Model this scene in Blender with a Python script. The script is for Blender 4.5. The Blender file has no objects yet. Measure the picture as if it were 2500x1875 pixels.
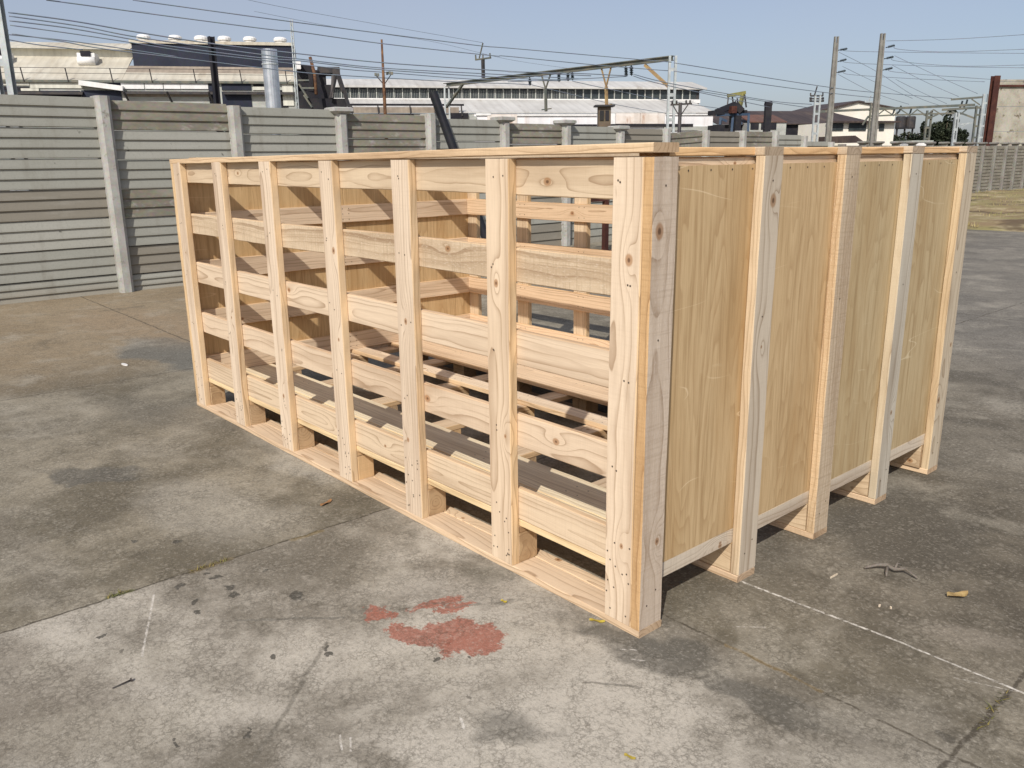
import bpy, math, random
from mathutils import Vector, Matrix, noise as mnoise
R = math.radians
rnd = random.Random(7)
SC = bpy.context.scene
COL = SC.collection

# ------------------------------------------------------------------ camera, sky, sun, exposure
CAM = Vector((1.458, -1.773, 1.414))
FPX, PW, PH = 2053.39, 2500.0, 1875.0
YAW, PIT, ROL = R(48.829), R(-15.015), R(-0.670)
fwd = Vector((-math.sin(YAW)*math.cos(PIT), math.cos(YAW)*math.cos(PIT), math.sin(PIT)))
r0 = Vector((math.cos(YAW), math.sin(YAW), 0)); u0 = r0.cross(fwd)
rgt = math.cos(ROL)*r0 + math.sin(ROL)*u0
upv = -math.sin(ROL)*r0 + math.cos(ROL)*u0
cam = bpy.data.cameras.new('camera'); cam_o = bpy.data.objects.new('camera', cam); COL.objects.link(cam_o)
cam.sensor_width = 36; cam.lens = FPX/PW*36; cam.clip_end = 5000; cam.clip_start = 0.05
M = Matrix((rgt, upv, -fwd)).transposed().to_4x4(); M.translation = CAM
cam_o.matrix_world = M
SC.camera = cam_o

SUN = Vector((0.65, -1.0, 1.0)).normalized()
world = bpy.data.worlds.new('World'); SC.world = world; world.use_nodes = True
wt = world.node_tree; bg = wt.nodes['Background']
sky = wt.nodes.new('ShaderNodeTexSky'); sky.sky_type = 'NISHITA'; sky.sun_disc = False
sky.sun_elevation = math.asin(SUN.z); sky.sun_rotation = math.atan2(SUN.x, SUN.y)
sky.altitude = 1500; sky.air_density = 1.0; sky.dust_density = 7.0; sky.ozone_density = 2.0
tc = wt.nodes.new('ShaderNodeTexCoord'); vn = wt.nodes.new('ShaderNodeTexNoise'); vn.inputs['Scale'].default_value = 1.1; vn.inputs['Detail'].default_value = 3
wt.links.new(tc.outputs['Generated'], vn.inputs['Vector'])          # thin uneven veil of high haze over the blue
vr = wt.nodes.new('ShaderNodeMapRange'); wt.links.new(vn.outputs['Fac'], vr.inputs[0])
for i_, v_ in enumerate((.38, .62, .22, .46)): vr.inputs[i_+1].default_value = v_
vm_ = wt.nodes.new('ShaderNodeMix'); vm_.data_type = 'RGBA'; wt.links.new(vr.outputs[0], vm_.inputs[0])
wt.links.new(sky.outputs[0], vm_.inputs[6]); vm_.inputs[7].default_value = (4.5, 4.35, 4.75, 1)
wt.links.new(vm_.outputs[2], bg.inputs[0]); bg.inputs[1].default_value = 0.13
sun = bpy.data.lights.new('sun', 'SUN'); sun.energy = 4.3; sun.angle = R(0.55); sun.color = (1.0, 0.95, 0.88)
sun_o = bpy.data.objects.new('sun', sun); COL.objects.link(sun_o)
sun_o.rotation_euler = (-SUN).to_track_quat('-Z', 'Y').to_euler()
SC.view_settings.view_transform = 'Standard'; SC.view_settings.look = 'None'
SC.view_settings.exposure = -0.10; SC.view_settings.gamma = 1.0
SC.cycles.max_bounces = 10; SC.cycles.diffuse_bounces = 7

# ------------------------------------------------------------------ survey helpers: sight line through a photo point
def ray(px, py): return fwd + rgt*((px-1250)/FPX) - upv*((py-937.5)/FPX)
def at(px, py, depth): return CAM + ray(px, py)*depth
def onplane(px, py, P, n):
    v = ray(px, py); n = Vector(n); return CAM + v*((Vector(P)-CAM).dot(n)/v.dot(n))

# ------------------------------------------------------------------ object helpers
def tag(o, label=None, cat=None, group=None, kind=None):
    if label: o['label'] = label
    if cat: o['category'] = cat
    if group: o['group'] = group
    if kind: o['kind'] = kind
    return o
def empty(name, loc=(0,0,0), rz=0.0):
    o = bpy.data.objects.new(name, None); COL.objects.link(o); o.location = loc; o.rotation_euler = (0,0,rz)
    o.empty_display_size = 0.2; return o
class MB:
    def __init__(s): s.v=[]; s.f=[]; s.mi=[]; s.sm=[]
    def add(s, vs, fs, mi=0, smooth=False):
        b=len(s.v); s.v += [tuple(v) for v in vs]
        for f in fs: s.f.append([b+i for i in f]); s.mi.append(mi); s.sm.append(smooth)
    def box(s, x0,x1,y0,y1,z0,z1, mi=0, M=None):
        vs=[Vector((x,y,z)) for z in (z0,z1) for y in (y0,y1) for x in (x0,x1)]
        if M: vs=[M@v for v in vs]
        s.add(vs,[(0,2,3,1),(4,5,7,6),(0,1,5,4),(2,6,7,3),(0,4,6,2),(1,3,7,5)],mi)
    def bar(s, a, b, w, h=None, mi=0, up=(0,0,1)):          # rectangular bar between two points
        a=Vector(a); b=Vector(b); h=h or w; d=(b-a).normalized()
        u=Vector(up)
        if abs(d.dot(u))>.97: u=Vector((0,1,0))
        sx=d.cross(u).normalized(); sy=sx.cross(d)
        vs=[p+sx*(i*w/2)+sy*(j*h/2) for p in (a,b) for i,j in ((-1,-1),(1,-1),(1,1),(-1,1))]
        s.add(vs,[(3,2,1,0),(4,5,6,7),(0,1,5,4),(1,2,6,5),(2,3,7,6),(3,0,4,7)],mi)
    def tube(s, pts, r, n=8, mi=0, caps=True, smooth=True):
        pts=[Vector(p) for p in pts]; rs=r if isinstance(r,(list,tuple)) else [r]*len(pts); vs=[]
        for i,p in enumerate(pts):
            d=(pts[min(i+1,len(pts)-1)]-pts[max(i-1,0)]).normalized()
            u=Vector((0,0,1)) if abs(d.z)<.9 else Vector((0,1,0))
            sx=d.cross(u).normalized(); sy=sx.cross(d)
            for k in range(n):
                t=2*math.pi*k/n; vs.append(p+(sx*math.cos(t)+sy*math.sin(t))*rs[i])
        fs=[(i*n+k,i*n+(k+1)%n,(i+1)*n+(k+1)%n,(i+1)*n+k) for i in range(len(pts)-1) for k in range(n)]
        s.add(vs,fs,mi,smooth)
        if caps:
            b=len(s.v)-len(vs)
            s.f.append([b+k for k in range(n)][::-1]); s.mi.append(mi); s.sm.append(False)
            s.f.append([b+(len(pts)-1)*n+k for k in range(n)]); s.mi.append(mi); s.sm.append(False)
    def lathe(s, c, prof, n=16, mi=0):
        c=Vector(c); s.tube_profile(c,prof,n,mi)
    def tube_profile(s,c,prof,n,mi):
        vs=[c+Vector((r*math.cos(2*math.pi*k/n),r*math.sin(2*math.pi*k/n),z)) for r,z in prof for k in range(n)]
        fs=[(i*n+k,i*n+(k+1)%n,(i+1)*n+(k+1)%n,(i+1)*n+k) for i in range(len(prof)-1) for k in range(n)]
        fs.append(tuple(range(n))[::-1]); fs.append(tuple((len(prof)-1)*n+k for k in range(n)))
        s.add(vs,fs,mi,False)
    def prism(s, poly, axis, a, b, mi=0):                    # extrude a 2-D polygon along an axis ('x','y','z')
        def P(p,t): return {'x':(t,p[0],p[1]),'y':(p[0],t,p[1]),'z':(p[0],p[1],t)}[axis]
        n=len(poly); vs=[P(p,a) for p in poly]+[P(p,b) for p in poly]
        fs=[(i,(i+1)%n,n+(i+1)%n,n+i) for i in range(n)]+[tuple(range(n))[::-1],tuple(n+i for i in range(n))]
        s.add(vs,fs,mi)
    def build(s, name, mats, parent=None, loc=(0,0,0), recalc=True):
        me=bpy.data.meshes.new(name); me.from_pydata(s.v,[],s.f)
        me.polygons.foreach_set('material_index',s.mi); me.polygons.foreach_set('use_smooth',s.sm)
        for m in (mats if isinstance(mats,(list,tuple)) else [mats]): me.materials.append(m)
        if recalc:
            import bmesh
            bm=bmesh.new(); bm.from_mesh(me); bmesh.ops.recalc_face_normals(bm,faces=bm.faces); bm.to_mesh(me); bm.free()
        me.update(); o=bpy.data.objects.new(name,me); COL.objects.link(o); o.location=loc
        if parent: o.parent=parent
        return o

# ------------------------------------------------------------------ node helpers
def lin(h):
    h=h.lstrip('#'); c=[int(h[i:i+2],16)/255 for i in (0,2,4)]
    return tuple(x/12.92 if x<=.04045 else ((x+.055)/1.055)**2.4 for x in c)+(1,)
class NT:
    def __init__(s,name):
        s.mat=bpy.data.materials.new(name); s.mat.use_nodes=True; s.t=s.mat.node_tree
        s.b=s.t.nodes['Principled BSDF']; s.b.inputs['Specular IOR Level'].default_value=.25
    def n(s,typ,**kw):
        n=s.t.nodes.new(typ)
        for k,v in kw.items(): setattr(n,k,v)
        return n
    def put(s,sock,v):
        if isinstance(v,bpy.types.NodeSocket): s.t.links.new(v,sock)
        else: sock.default_value=v
    def m(s,op,a,b=0.0,c=0.0,clamp=False):
        n=s.n('ShaderNodeMath',operation=op,use_clamp=clamp)
        for i,v in enumerate((a,b,c)): s.put(n.inputs[i],v)
        return n.outputs[0]
    def vm(s,op,a,b=(0,0,0),sc=None):
        n=s.n('ShaderNodeVectorMath',operation=op); s.put(n.inputs[0],a); s.put(n.inputs[1],b)
        if sc is not None: s.put(n.inputs['Scale'],sc)
        return n.outputs['Value'] if op in('LENGTH','DOT_PRODUCT','DISTANCE') else n.outputs[0]
    def xyz(s,x,y,z=0.0):
        n=s.n('ShaderNodeCombineXYZ')
        for i,v in enumerate((x,y,z)): s.put(n.inputs[i],v)
        return n.outputs[0]
    def sep(s,v):
        n=s.n('ShaderNodeSeparateXYZ'); s.put(n.inputs[0],v); return n.outputs
    def noise(s,v,scale,detail=3.0,rough=.55,dist=0.0,col=False):
        n=s.n('ShaderNodeTexNoise'); s.put(n.inputs['Vector'],v); n.inputs['Scale'].default_value=scale
        n.inputs['Detail'].default_value=detail; n.inputs['Roughness'].default_value=rough; n.inputs['Distortion'].default_value=dist
        return n.outputs['Color' if col else 'Fac']
    def vor(s,v,scale,out='Distance',feat='F1'):
        n=s.n('ShaderNodeTexVoronoi',feature=feat); s.put(n.inputs['Vector'],v); n.inputs['Scale'].default_value=scale
        return n.outputs[out]
    def ss(s,v,a,b,c=0.0,d=1.0):                              # smoothstep from a..b to c..d
        n=s.n('ShaderNodeMapRange',interpolation_type='SMOOTHSTEP'); s.put(n.inputs[0],v)
        for i,x in enumerate((a,b,c,d)): s.put(n.inputs[i+1],x)
        return n.outputs[0]
    def mix(s,f,a,b,blend='MIX'):
        n=s.n('ShaderNodeMix',data_type='RGBA',blend_type=blend); s.put(n.inputs[0],f)
        s.put(n.inputs[6],a); s.put(n.inputs[7],b); return n.outputs[2]
    def attr(s,name,out='Vector'):
        n=s.n('ShaderNodeAttribute',attribute_name=name); return n.outputs[out]
    def pos(s): return s.n('ShaderNodeNewGeometry').outputs['Position']
    def obj(s): return s.n('ShaderNodeTexCoord').outputs['Object']
    def rand(s): return s.n('ShaderNodeObjectInfo').outputs['Random']
    def bump(s,h,strength=.3,dist=.01):
        n=s.n('ShaderNodeBump'); n.inputs['Strength'].default_value=strength; n.inputs['Distance'].default_value=dist
        s.put(n.inputs['Height'],h); s.t.links.new(n.outputs[0],s.b.inputs['Normal'])
    def out(s,col,rough=.7,metal=0.0):
        s.put(s.b.inputs['Base Color'],col); s.put(s.b.inputs['Roughness'],rough); s.b.inputs['Metallic'].default_value=metal
        return s.mat
def simple(name,c1,c2=None,scale=1.5,rough=.7,metal=0.0,detail=4,stretch=(1,1,1),c3=None,lo=.35,hi=.65):
    t=NT(name); p=t.vm('MULTIPLY',t.pos(),stretch)
    f=t.ss(t.noise(p,scale,detail,.6),lo,hi); c=t.mix(f,c1,c2 or tuple(x*.75 for x in c1[:3])+(1,))
    if c3: c=t.mix(t.ss(t.noise(p,scale*2.7+.3,5,.65),.56,.7),c,c3)
    c=t.mix(.35,c,t.mix(1.0,c,t.noise(p,scale*9,3,.6,col=True),'SOFT_LIGHT'))
    return t.out(c,rough,metal)

# ------------------------------------------------------------------ materials: timber
def wood_mat(name, light, late, dark, period=.011, late_amt=.95):
    t=NT(name)
    g=t.attr('grain'); gx,gy,gz=t.sep(g); sd=t.attr('seed'); sx,sy,sz=t.sep(sd)
    tone=t.attr('tone','Color'); ef=t.attr('edge','Fac')
    rough_amt=t.attr('saw','Fac')
    p=t.xyz(t.m('ADD',gx,sx),t.m('ADD',gy,t.m('MULTIPLY',sx,.37)),gz)
    low=t.m('SUBTRACT',t.noise(t.vm('MULTIPLY',p,(1.3,5,5)),1.0,2,.5),.5)
    low2=t.m('SUBTRACT',t.noise(t.vm('MULTIPLY',p,(7,22,22)),1.0,2,.5),.5)
    yy=t.m('ADD',t.m('SUBTRACT',gy,sy),t.m('MULTIPLY',low,.05))
    zz=t.m('ADD',t.m('ADD',gz,sz),t.m('MULTIPLY',t.m('SUBTRACT',t.noise(t.vm('MULTIPLY',p,(1.6,0,0)),1.0,2,.5),.5),.075))
    rad=t.m('SQRT',t.m('ADD',t.m('MULTIPLY',yy,yy),t.m('MULTIPLY',zz,zz)))
    rad=t.m('ADD',rad,t.m('MULTIPLY',low2,.006))
    core=None
    for k in ('knot_a','knot_b'):
        kx,ky,kr=t.sep(t.attr(k))
        dx=t.m('SUBTRACT',gx,kx); dy=t.m('SUBTRACT',gy,ky)
        q=t.m('ADD',t.m('POWER',t.m('DIVIDE',dx,.075),2.0),t.m('POWER',t.m('DIVIDE',dy,.026),2.0))
        e=t.m('MULTIPLY',t.m('EXPONENT',t.m('MULTIPLY',q,-1.0)),t.m('GREATER_THAN',kr,.001))
        rad=t.m('ADD',rad,t.m('MULTIPLY',e,.034))
        w=t.m('MULTIPLY',low2,.006)
        d=t.m('ADD',t.m('SQRT',t.m('ADD',t.m('MULTIPLY',t.m('MULTIPLY',dx,dx),.55),t.m('MULTIPLY',dy,dy))),w)
        c=t.m('MULTIPLY',t.ss(d,t.m('MULTIPLY',kr,1.25),t.m('MULTIPLY',kr,.75)),t.m('GREATER_THAN',kr,.001))
        cc=t.m('MULTIPLY',t.ss(d,t.m('MULTIPLY',kr,.55),t.m('MULTIPLY',kr,.2)),t.m('GREATER_THAN',kr,.001))
        core=(c,cc) if core is None else (t.m('MAXIMUM',core[0],c),t.m('MAXIMUM',core[1],cc))
    per=t.m('MULTIPLY',t.m('ADD',.72,t.m('MULTIPLY',t.noise(t.xyz(sx,t.m('MULTIPLY',rad,28.0)),1.0,1,.5),.7)),period)
    fr=t.m('FRACT',t.m('DIVIDE',rad,per))
    late_f=t.m('MULTIPLY',t.m('POWER',t.m('MULTIPLY',fr,t.ss(fr,1.0,.93)),5.0),late_amt)
    late_f=t.m('MULTIPLY',late_f,t.ss(t.noise(t.vm('MULTIPLY',p,(2.1,30,30)),1.0,2,.6),.3,.58,.3,1.0),clamp=True)
    col=t.mix(late_f,light,late)
    # broad heart / sap variation along the board
    col=t.mix(t.ss(t.noise(t.vm('MULTIPLY',p,(.9,11,11)),1.0,3,.6),.42,.75,0,.45),col,late)
    fib=t.noise(t.vm('MULTIPLY',p,(9,330,330)),1.0,3,.6)
    col=t.mix(t.ss(fib,.3,.75,0,.24),col,dark)
    saw=t.noise(t.vm('MULTIPLY',p,(150,5,5)),1.0,3,.65)
    col=t.mix(t.m('MULTIPLY',t.ss(saw,.45,.75,0,.4),rough_amt),col,dark)
    fuzz=t.noise(t.vm('MULTIPLY',p,(70,200,200)),1.0,4,.7)
    col=t.mix(t.m('MULTIPLY',t.ss(fuzz,.5,.72,0,.3),rough_amt),col,(.84,.77,.67,1))
    # grey-brown handling smudges
    sm=t.ss(t.noise(t.vm('MULTIPLY',p,(3,9,9)),1.0,5,.7),.58,.8,0,.22)
    col=t.mix(sm,col,(.22,.17,.12,1))
    col=t.mix(t.m('MULTIPLY',core[0],.75),col,(.36,.19,.085,1)); col=t.mix(t.m('MULTIPLY',core[1],.8),col,(.10,.05,.025,1))
    col=t.mix(1.0,col,tone,'MULTIPLY')
    col=t.mix(t.m('MULTIPLY',ef,.8),col,t.mix(1.0,col,t.attr('edge_tone','Color'),'MULTIPLY'))
    endm=t.m('MULTIPLY',t.m('GREATER_THAN',ef,.1),t.m('LESS_THAN',ef,.4)); col=t.mix(t.m('MULTIPLY',endm,.9),col,t.mix(1.0,col,(.70,.66,.62,1),'MULTIPLY'))
    h=t.m('ADD',t.m('MULTIPLY',late_f,.4),t.m('ADD',t.m('MULTIPLY',fib,.5),t.m('MULTIPLY',t.m('MULTIPLY',fuzz,rough_amt),1.6)))
    t.bump(h,.5,.0012)
    return t.out(col,.72)
PINE=wood_mat('pine',(.735,.607,.458,1),(.27,.165,.09,1),(.40,.30,.20,1),.0150,1.0)
def ply_mat():
    t=NT('plywood'); g=t.attr('grain'); gx,gy,gz=t.sep(g); sd=t.attr('seed'); sx,sy,sz=t.sep(sd)
    tone=t.attr('tone','Color')
    p=t.xyz(t.m('ADD',gx,sx),t.m('ADD',gy,t.m('MULTIPLY',sx,1.7)),0.0)
    f=t.m('ADD',t.noise(t.vm('MULTIPLY',p,(.55,3.4,1)),1.0,2,.5,.25),t.m('MULTIPLY',t.noise(t.vm('MULTIPLY',p,(2.2,14,1)),1.0,2,.5),.12))
    fr=t.m('FRACT',t.m('MULTIPLY',f,25.0))
    lf=t.m('POWER',t.m('MULTIPLY',fr,t.ss(fr,1.0,.9)),2.2)
    lf=t.m('MULTIPLY',lf,t.ss(t.noise(t.vm('MULTIPLY',p,(1.2,6,1)),1.0,3,.6),.3,.66,.06,.6))
    col=t.mix(lf,(.565,.435,.262,1),(.30,.185,.085,1))
    col=t.mix(t.ss(t.noise(t.vm('MULTIPLY',p,(.7,4.5,1)),1.0,4,.65),.4,.7,0,.55),col,(.38,.235,.10,1))
    fib=t.noise(t.vm('MULTIPLY',p,(10,260,1)),1.0,3,.6)
    col=t.mix(t.ss(fib,.35,.75,0,.34),col,(.33,.21,.095,1))
    col=t.mix(t.ss(t.noise(t.vm('MULTIPLY',p,(1.8,2.6,1)),1.0,5,.7),.55,.75,0,.35),col,(.60,.475,.30,1))
    col=t.mix(t.ss(t.noise(t.vm('MULTIPLY',p,(1.6,55,1)),1.0,4,.65),.46,.70,0,.55),col,(.30,.195,.09,1))
    sc=t.m('ABSOLUTE',t.m('SUBTRACT',t.noise(t.vm('MULTIPLY',p,(5,.9,1)),1.0,2,.5),.5))
    col=t.mix(t.m('MULTIPLY',t.ss(sc,.004,.0),t.ss(t.noise(p,3.1,2),.5,.6,0,.5)),col,(.78,.66,.46,1))
    col=t.mix(1.0,col,tone,'MULTIPLY'); t.bump(fib,.25,.001)
    return t.out(col,.62)
PLY=ply_mat()
HOLE=simple('nail_hole',(.055,.04,.03,1),(.09,.07,.05,1),60)

# ------------------------------------------------------------------ materials: setting
def ground_mat():
    t=NT('yard_concrete'); P=t.pos(); x,y,z=t.sep(P); P2=t.xyz(x,y,0.0)
    wob=t.vm('SCALE',t.vm('SUBTRACT',t.noise(P2,2.2,4,.6,col=True),(.5,.5,.5)),sc=.5)
    wob2=t.vm('SCALE',t.vm('SUBTRACT',t.noise(P2,9,4,.65,col=True),(.5,.5,.5)),sc=.16)
    Pw=t.vm('ADD',P2,wob); Pf=t.vm('ADD',P2,wob2)
    n1=t.noise(P2,.33,4,.55); n2=t.noise(P2,1.15,6,.62,.3); n3=t.noise(t.vm('MULTIPLY',P2,(1,1.25,1)),5.2,6,.68)
    sp=t.noise(P2,62,4,.72); sp2=t.noise(P2,170,3,.7)
    def seg(a,b,pv=None):
        a=(a[0],a[1],0); b=(b[0],b[1],0); ba=tuple(b[i]-a[i] for i in range(3)); L=sum(q*q for q in ba)
        pa=t.vm('SUBTRACT',pv or P2,a); h=t.m('DIVIDE',t.vm('DOT_PRODUCT',pa,ba),L,clamp=True)
        return t.vm('LENGTH',t.vm('SUBTRACT',pa,t.vm('SCALE',ba,sc=h)))
    def ell(cx,cy,rx,ry,rot=0,pv=None):
        q=t.vm('SUBTRACT',pv or Pw,(cx,cy,0)); c,s_=math.cos(rot),math.sin(rot)
        u=t.vm('DOT_PRODUCT',q,(c/rx,s_/rx,0)); v=t.vm('DOT_PRODUCT',q,(-s_/ry,c/ry,0))
        return t.m('SQRT',t.m('ADD',t.m('MULTIPLY',u,u),t.m('MULTIPLY',v,v)))
    # worn paste against exposed aggregate
    mot=t.m('ADD',t.m('MULTIPLY',n2,.72),t.m('ADD',t.m('MULTIPLY',n3,.22),t.m('MULTIPLY',n1,.26)))
    worn=t.ss(mot,.50,.68)
    # newer slab nearest the camera is paler than the slabs beyond its joints
    slab=t.m('MULTIPLY',t.ss(t.m('ADD',x,1.36),-.012,.012),t.ss(t.m('SUBTRACT',y,.17),.05,-.05))
    col=t.mix(worn,(.130,.116,.088,1),(.275,.25,.20,1))
    pale=t.mix(worn,(.165,.150,.124,1),(.455,.43,.385,1)); col=t.mix(slab,col,pale)
    # tan, dusty concrete towards the boundary wall
    tan=t.m('MULTIPLY',t.ss(t.m('ADD',x,t.m('MULTIPLY',n2,1.6)),-3.2,-4.8),t.ss(y,5.5,2.5))
    col=t.mix(t.m('MULTIPLY',tan,.75),col,t.mix(n3,(.25,.19,.12,1),(.335,.265,.175,1)))
    # old oily grey-brown apron to the right of the crate
    oil=t.m('MULTIPLY',t.ss(t.m('ADD',y,t.m('MULTIPLY',n2,.8)),.55,1.3),t.ss(t.m('ADD',x,t.m('MULTIPLY',n1,1.0)),-.8,.3))
    col=t.mix(t.m('MULTIPLY',oil,.75),col,t.mix(worn,(.075,.066,.053,1),(.165,.148,.122,1)))
    far=t.m('MULTIPLY',t.ss(y,3.2,5.5),t.ss(x,-6,-3.5))
    col=t.mix(t.m('MULTIPLY',far,.6),col,t.mix(n3,(.12,.115,.11,1),(.21,.205,.20,1)))
    # stains with their own outline
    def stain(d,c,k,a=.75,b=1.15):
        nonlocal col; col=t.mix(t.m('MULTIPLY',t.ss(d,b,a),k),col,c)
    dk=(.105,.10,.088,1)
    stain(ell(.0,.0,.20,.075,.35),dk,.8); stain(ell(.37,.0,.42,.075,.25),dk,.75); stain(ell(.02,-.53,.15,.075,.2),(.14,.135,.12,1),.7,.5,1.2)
    stain(ell(-.10,-.85,.13,.07,.5),(.15,.135,.11,1),.75,.5,1.2); stain(ell(.18,1.35,.30,.42,.3),(.085,.078,.066,1),.75,.6,1.25)
    stain(ell(-2.65,-.78,.26,.11,.75),(.10,.098,.09,1),.75,.7,1.1); stain(ell(-4.95,.48,.85,.36,.15),(.125,.13,.125,1),.8,.75,1.1)
    stain(ell(-2.1,-1.3,.9,.14,.1),(.15,.135,.11,1),.6,.5,1.2); stain(ell(-.62,-.02,.20,.09,.6),(.15,.145,.125,1),.6,.5,1.2)
    stain(ell(-.95,-1.45,.5,.16,.3),(.145,.125,.098,1),.6,.5,1.3); stain(ell(-3.3,-.1,.7,.25,.4),(.16,.15,.128,1),.6,.5,1.3)
    stain(ell(-1.85,-.55,.5,.22,.2),(.34,.325,.29,1),.5,.5,1.3); stain(ell(-.55,-.2,.4,.16,.6),(.46,.44,.41,1),.4,.4,1.2)
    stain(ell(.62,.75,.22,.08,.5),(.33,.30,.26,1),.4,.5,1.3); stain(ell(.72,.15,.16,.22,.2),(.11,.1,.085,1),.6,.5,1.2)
    stain(ell(-6.4,.7,1.3,.5,.1),(.30,.225,.15,1),.5,.5,1.3); stain(ell(-2.2,.02,.5,.12,.1),(.42,.41,.38,1),.5,.4,1.3)
    # light weathering veil everywhere
    nv=t.noise(t.vm('ADD',P2,(7.3,2.1,0)),1.9,7,.66,.4)
    col=t.mix(t.m('MULTIPLY',t.ss(nv,.50,.68),.42),col,(.42,.395,.34,1)); col=t.mix(t.m('MULTIPLY',t.ss(nv,.42,.28),.5),col,(.095,.084,.064,1)); 
    # round drip spots
    vd=t.vor(Pf,3.6); vc=t.sep(t.vor(Pf,3.6,'Color'))
    spots=t.m('MULTIPLY',t.ss(vd,t.m('MULTIPLY',vc[0],.10),t.m('MULTIPLY',vc[0],.07)),t.m('GREATER_THAN',vc[1],.62))
    col=t.mix(t.m('MULTIPLY',spots,.6),col,(.075,.07,.06,1))
    for (sx,sy,sr) in ((-1.33,-.79,.016),(-1.27,-.78,.022),(-1.16,-.79,.022),(-1.1,-.79,.024),(-1.19,-.64,.016),(-.93,-.65,.026),(-1.15,-.92,.018),(-1.08,-.92,.017),(-1.27,-.92,.02),(-1.13,-1.21,.014),(-.67,-.87,.016),(-.58,-.75,.012),(-.55,-.75,.012),(-.39,-1.08,.012),(-.47,-1.24,.011),(-.35,-.47,.014),(-.38,-.43,.011),(-.35,-.515,.012),(-.26,-.45,.009),(-1.64,-.78,.02),(-1.75,-.91,.02)):
        col=t.mix(t.m('MULTIPLY',t.ss(ell(sx,sy,sr,sr*.8,0,Pf),1.15,.8),.85),col,(.06,.058,.052,1))
    # worn red paint spill
    Pr=t.vm('ADD',P2,t.vm('SCALE',t.vm('SUBTRACT',t.noise(P2,15,5,.75,col=True),(.5,.5,.5)),sc=.17))
    rd=t.m('MINIMUM',ell(-.37,-.385,.135,.10,.35,Pr),t.m('MINIMUM',ell(-.49,-.50,.085,.045,.2,Pr),t.m('MINIMUM',ell(-.665,-.505,.055,.035,.3,Pr),t.m('MINIMUM',ell(-.59,-.34,.03,.10,-.25,Pr),ell(-.52,-.30,.022,.075,-.35,Pr)))))
    red=t.m('MULTIPLY',t.ss(t.m('ADD',rd,t.m('MULTIPLY',t.m('SUBTRACT',n3,.5),1.1)),1.08,.96),t.ss(t.noise(P2,22,6,.75),.68,.57))
    col=t.mix(t.m('MULTIPLY',red,.85),col,(.33,.115,.08,1))
    col=t.mix(t.m('MULTIPLY',t.ss(seg((-.78,-.62),(-.42,-.12),Pf),.016,.006),.5),col,(.13,.125,.11,1))
    # slab joints and cracks
    def crack(a,b,w,c=(.05,.042,.03,1),k=.85,pv=None):
        nonlocal col; col=t.mix(t.m('MULTIPLY',t.ss(seg(a,b,pv or t.vm('ADD',P2,t.vm('SCALE',wob2,sc=.22))),w,w*.35),k),col,c)
    crack((-1.36,-3),(-1.36,9),.008); crack((-1.36,-.84),(-1.36,-.70),.02,(.17,.125,.05,1),.6); crack((-1.35,-.45),(-1.35,-.33),.018,(.20,.15,.06,1),.6); crack((-1.365,-1.12),(-1.365,-1.05),.017,(.09,.10,.03,1),.7)
    crack((-1.36,.17),(4,.17),.007,(.06,.05,.035,1),.75); crack((.2,.17),(.5,.17),.011,(.26,.19,.09,1),.5)
    crack((.845,-3),(.845,4),.010,(.055,.046,.034,1),.8)
    crack((-8.6,.72),(-3.9,.66),.012,k=.7); crack((-4.4,-6),(-4.4,9),.010,k=.6); crack((-7.6,-6),(-7.6,12),.010,k=.5); crack((-12,3.4),(-4,3.4),.012,k=.6)
    crack((-12,6.3),(6,6.3),.012,k=.5); crack((4.2,-4),(4.2,20),.01,k=.5)
    crack((-.93,-.86),(-.72,-.60),.010,(.14,.135,.12,1),.7); crack((-.28,-1.1),(-.62,-.72),.011,(.15,.14,.12,1),.6); crack((.04,-.28),(.16,-.18),.008,(.12,.115,.1,1),.6); crack((-.5,-1.5),(.05,-1.15),.007,(.14,.13,.11,1),.5)
    # chalk line, scuffs
    def mark(a,b,w,k,c=(.68,.66,.63,1)):
        nonlocal col; col=t.mix(t.m('MULTIPLY',t.ss(seg(a,b,t.vm('ADD',P2,t.vm('SCALE',wob2,sc=.06))),w,w*.3),t.m('MULTIPLY',t.ss(t.noise(P2,48,4,.7),.36,.56),k)),col,c)
    mark((-.02,.535),(.52,.565),.007,.95); mark((.52,.565),(1.6,.57),.006,.9); mark((.72,.50),(.86,.56),.004,.5)
    mark((-1.28,-1.0),(-.93,-1.155),.005,.8); mark((-.22,-.90),(-.17,-.925),.004,.8); mark((-.195,-.885),(-.15,-.91),.004,.7); mark((-.07,-.63),(-.03,-.65),.005,.9); mark((.0,-.08),(.035,-.05),.004,.7); mark((.16,.28),(.22,.34),.004,.5); mark((.05,-.10),(.085,-.075),.004,.6)
    # crazed paste: fine wandering dark lines between pale aggregate
    for sc_,k_,wd_ in ((30,.42,.10),(64,.42,.14)):
        pv=t.vm('ADD',P2,t.vm('SCALE',t.vm('SUBTRACT',t.noise(P2,sc_*.9,3,.6,col=True),(.5,.5,.5)),sc=1.6/sc_))
        ve=t.vor(pv,sc_,'Distance','DISTANCE_TO_EDGE')
        part=t.ss(t.noise(P2,sc_*.21,4,.65),.42,.60)
        col=t.mix(t.m('MULTIPLY',t.m('MULTIPLY',t.ss(ve,wd_,wd_*.25),part),k_),col,t.mix(.8,col,(.06,.054,.042,1)))
        col=t.mix(t.m('MULTIPLY',t.m('MULTIPLY',t.ss(ve,wd_*1.2,wd_*3),part),k_*.35),col,(.46,.435,.385,1))
    # fine grit
    spb=t.noise(t.vm('ADD',P2,t.vm('SCALE',wob2,sc=.25)),74,5,.75)
    col=t.mix(t.ss(spb,.52,.66,0,.45),col,t.mix(.75,col,(.085,.078,.065,1)))
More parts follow.
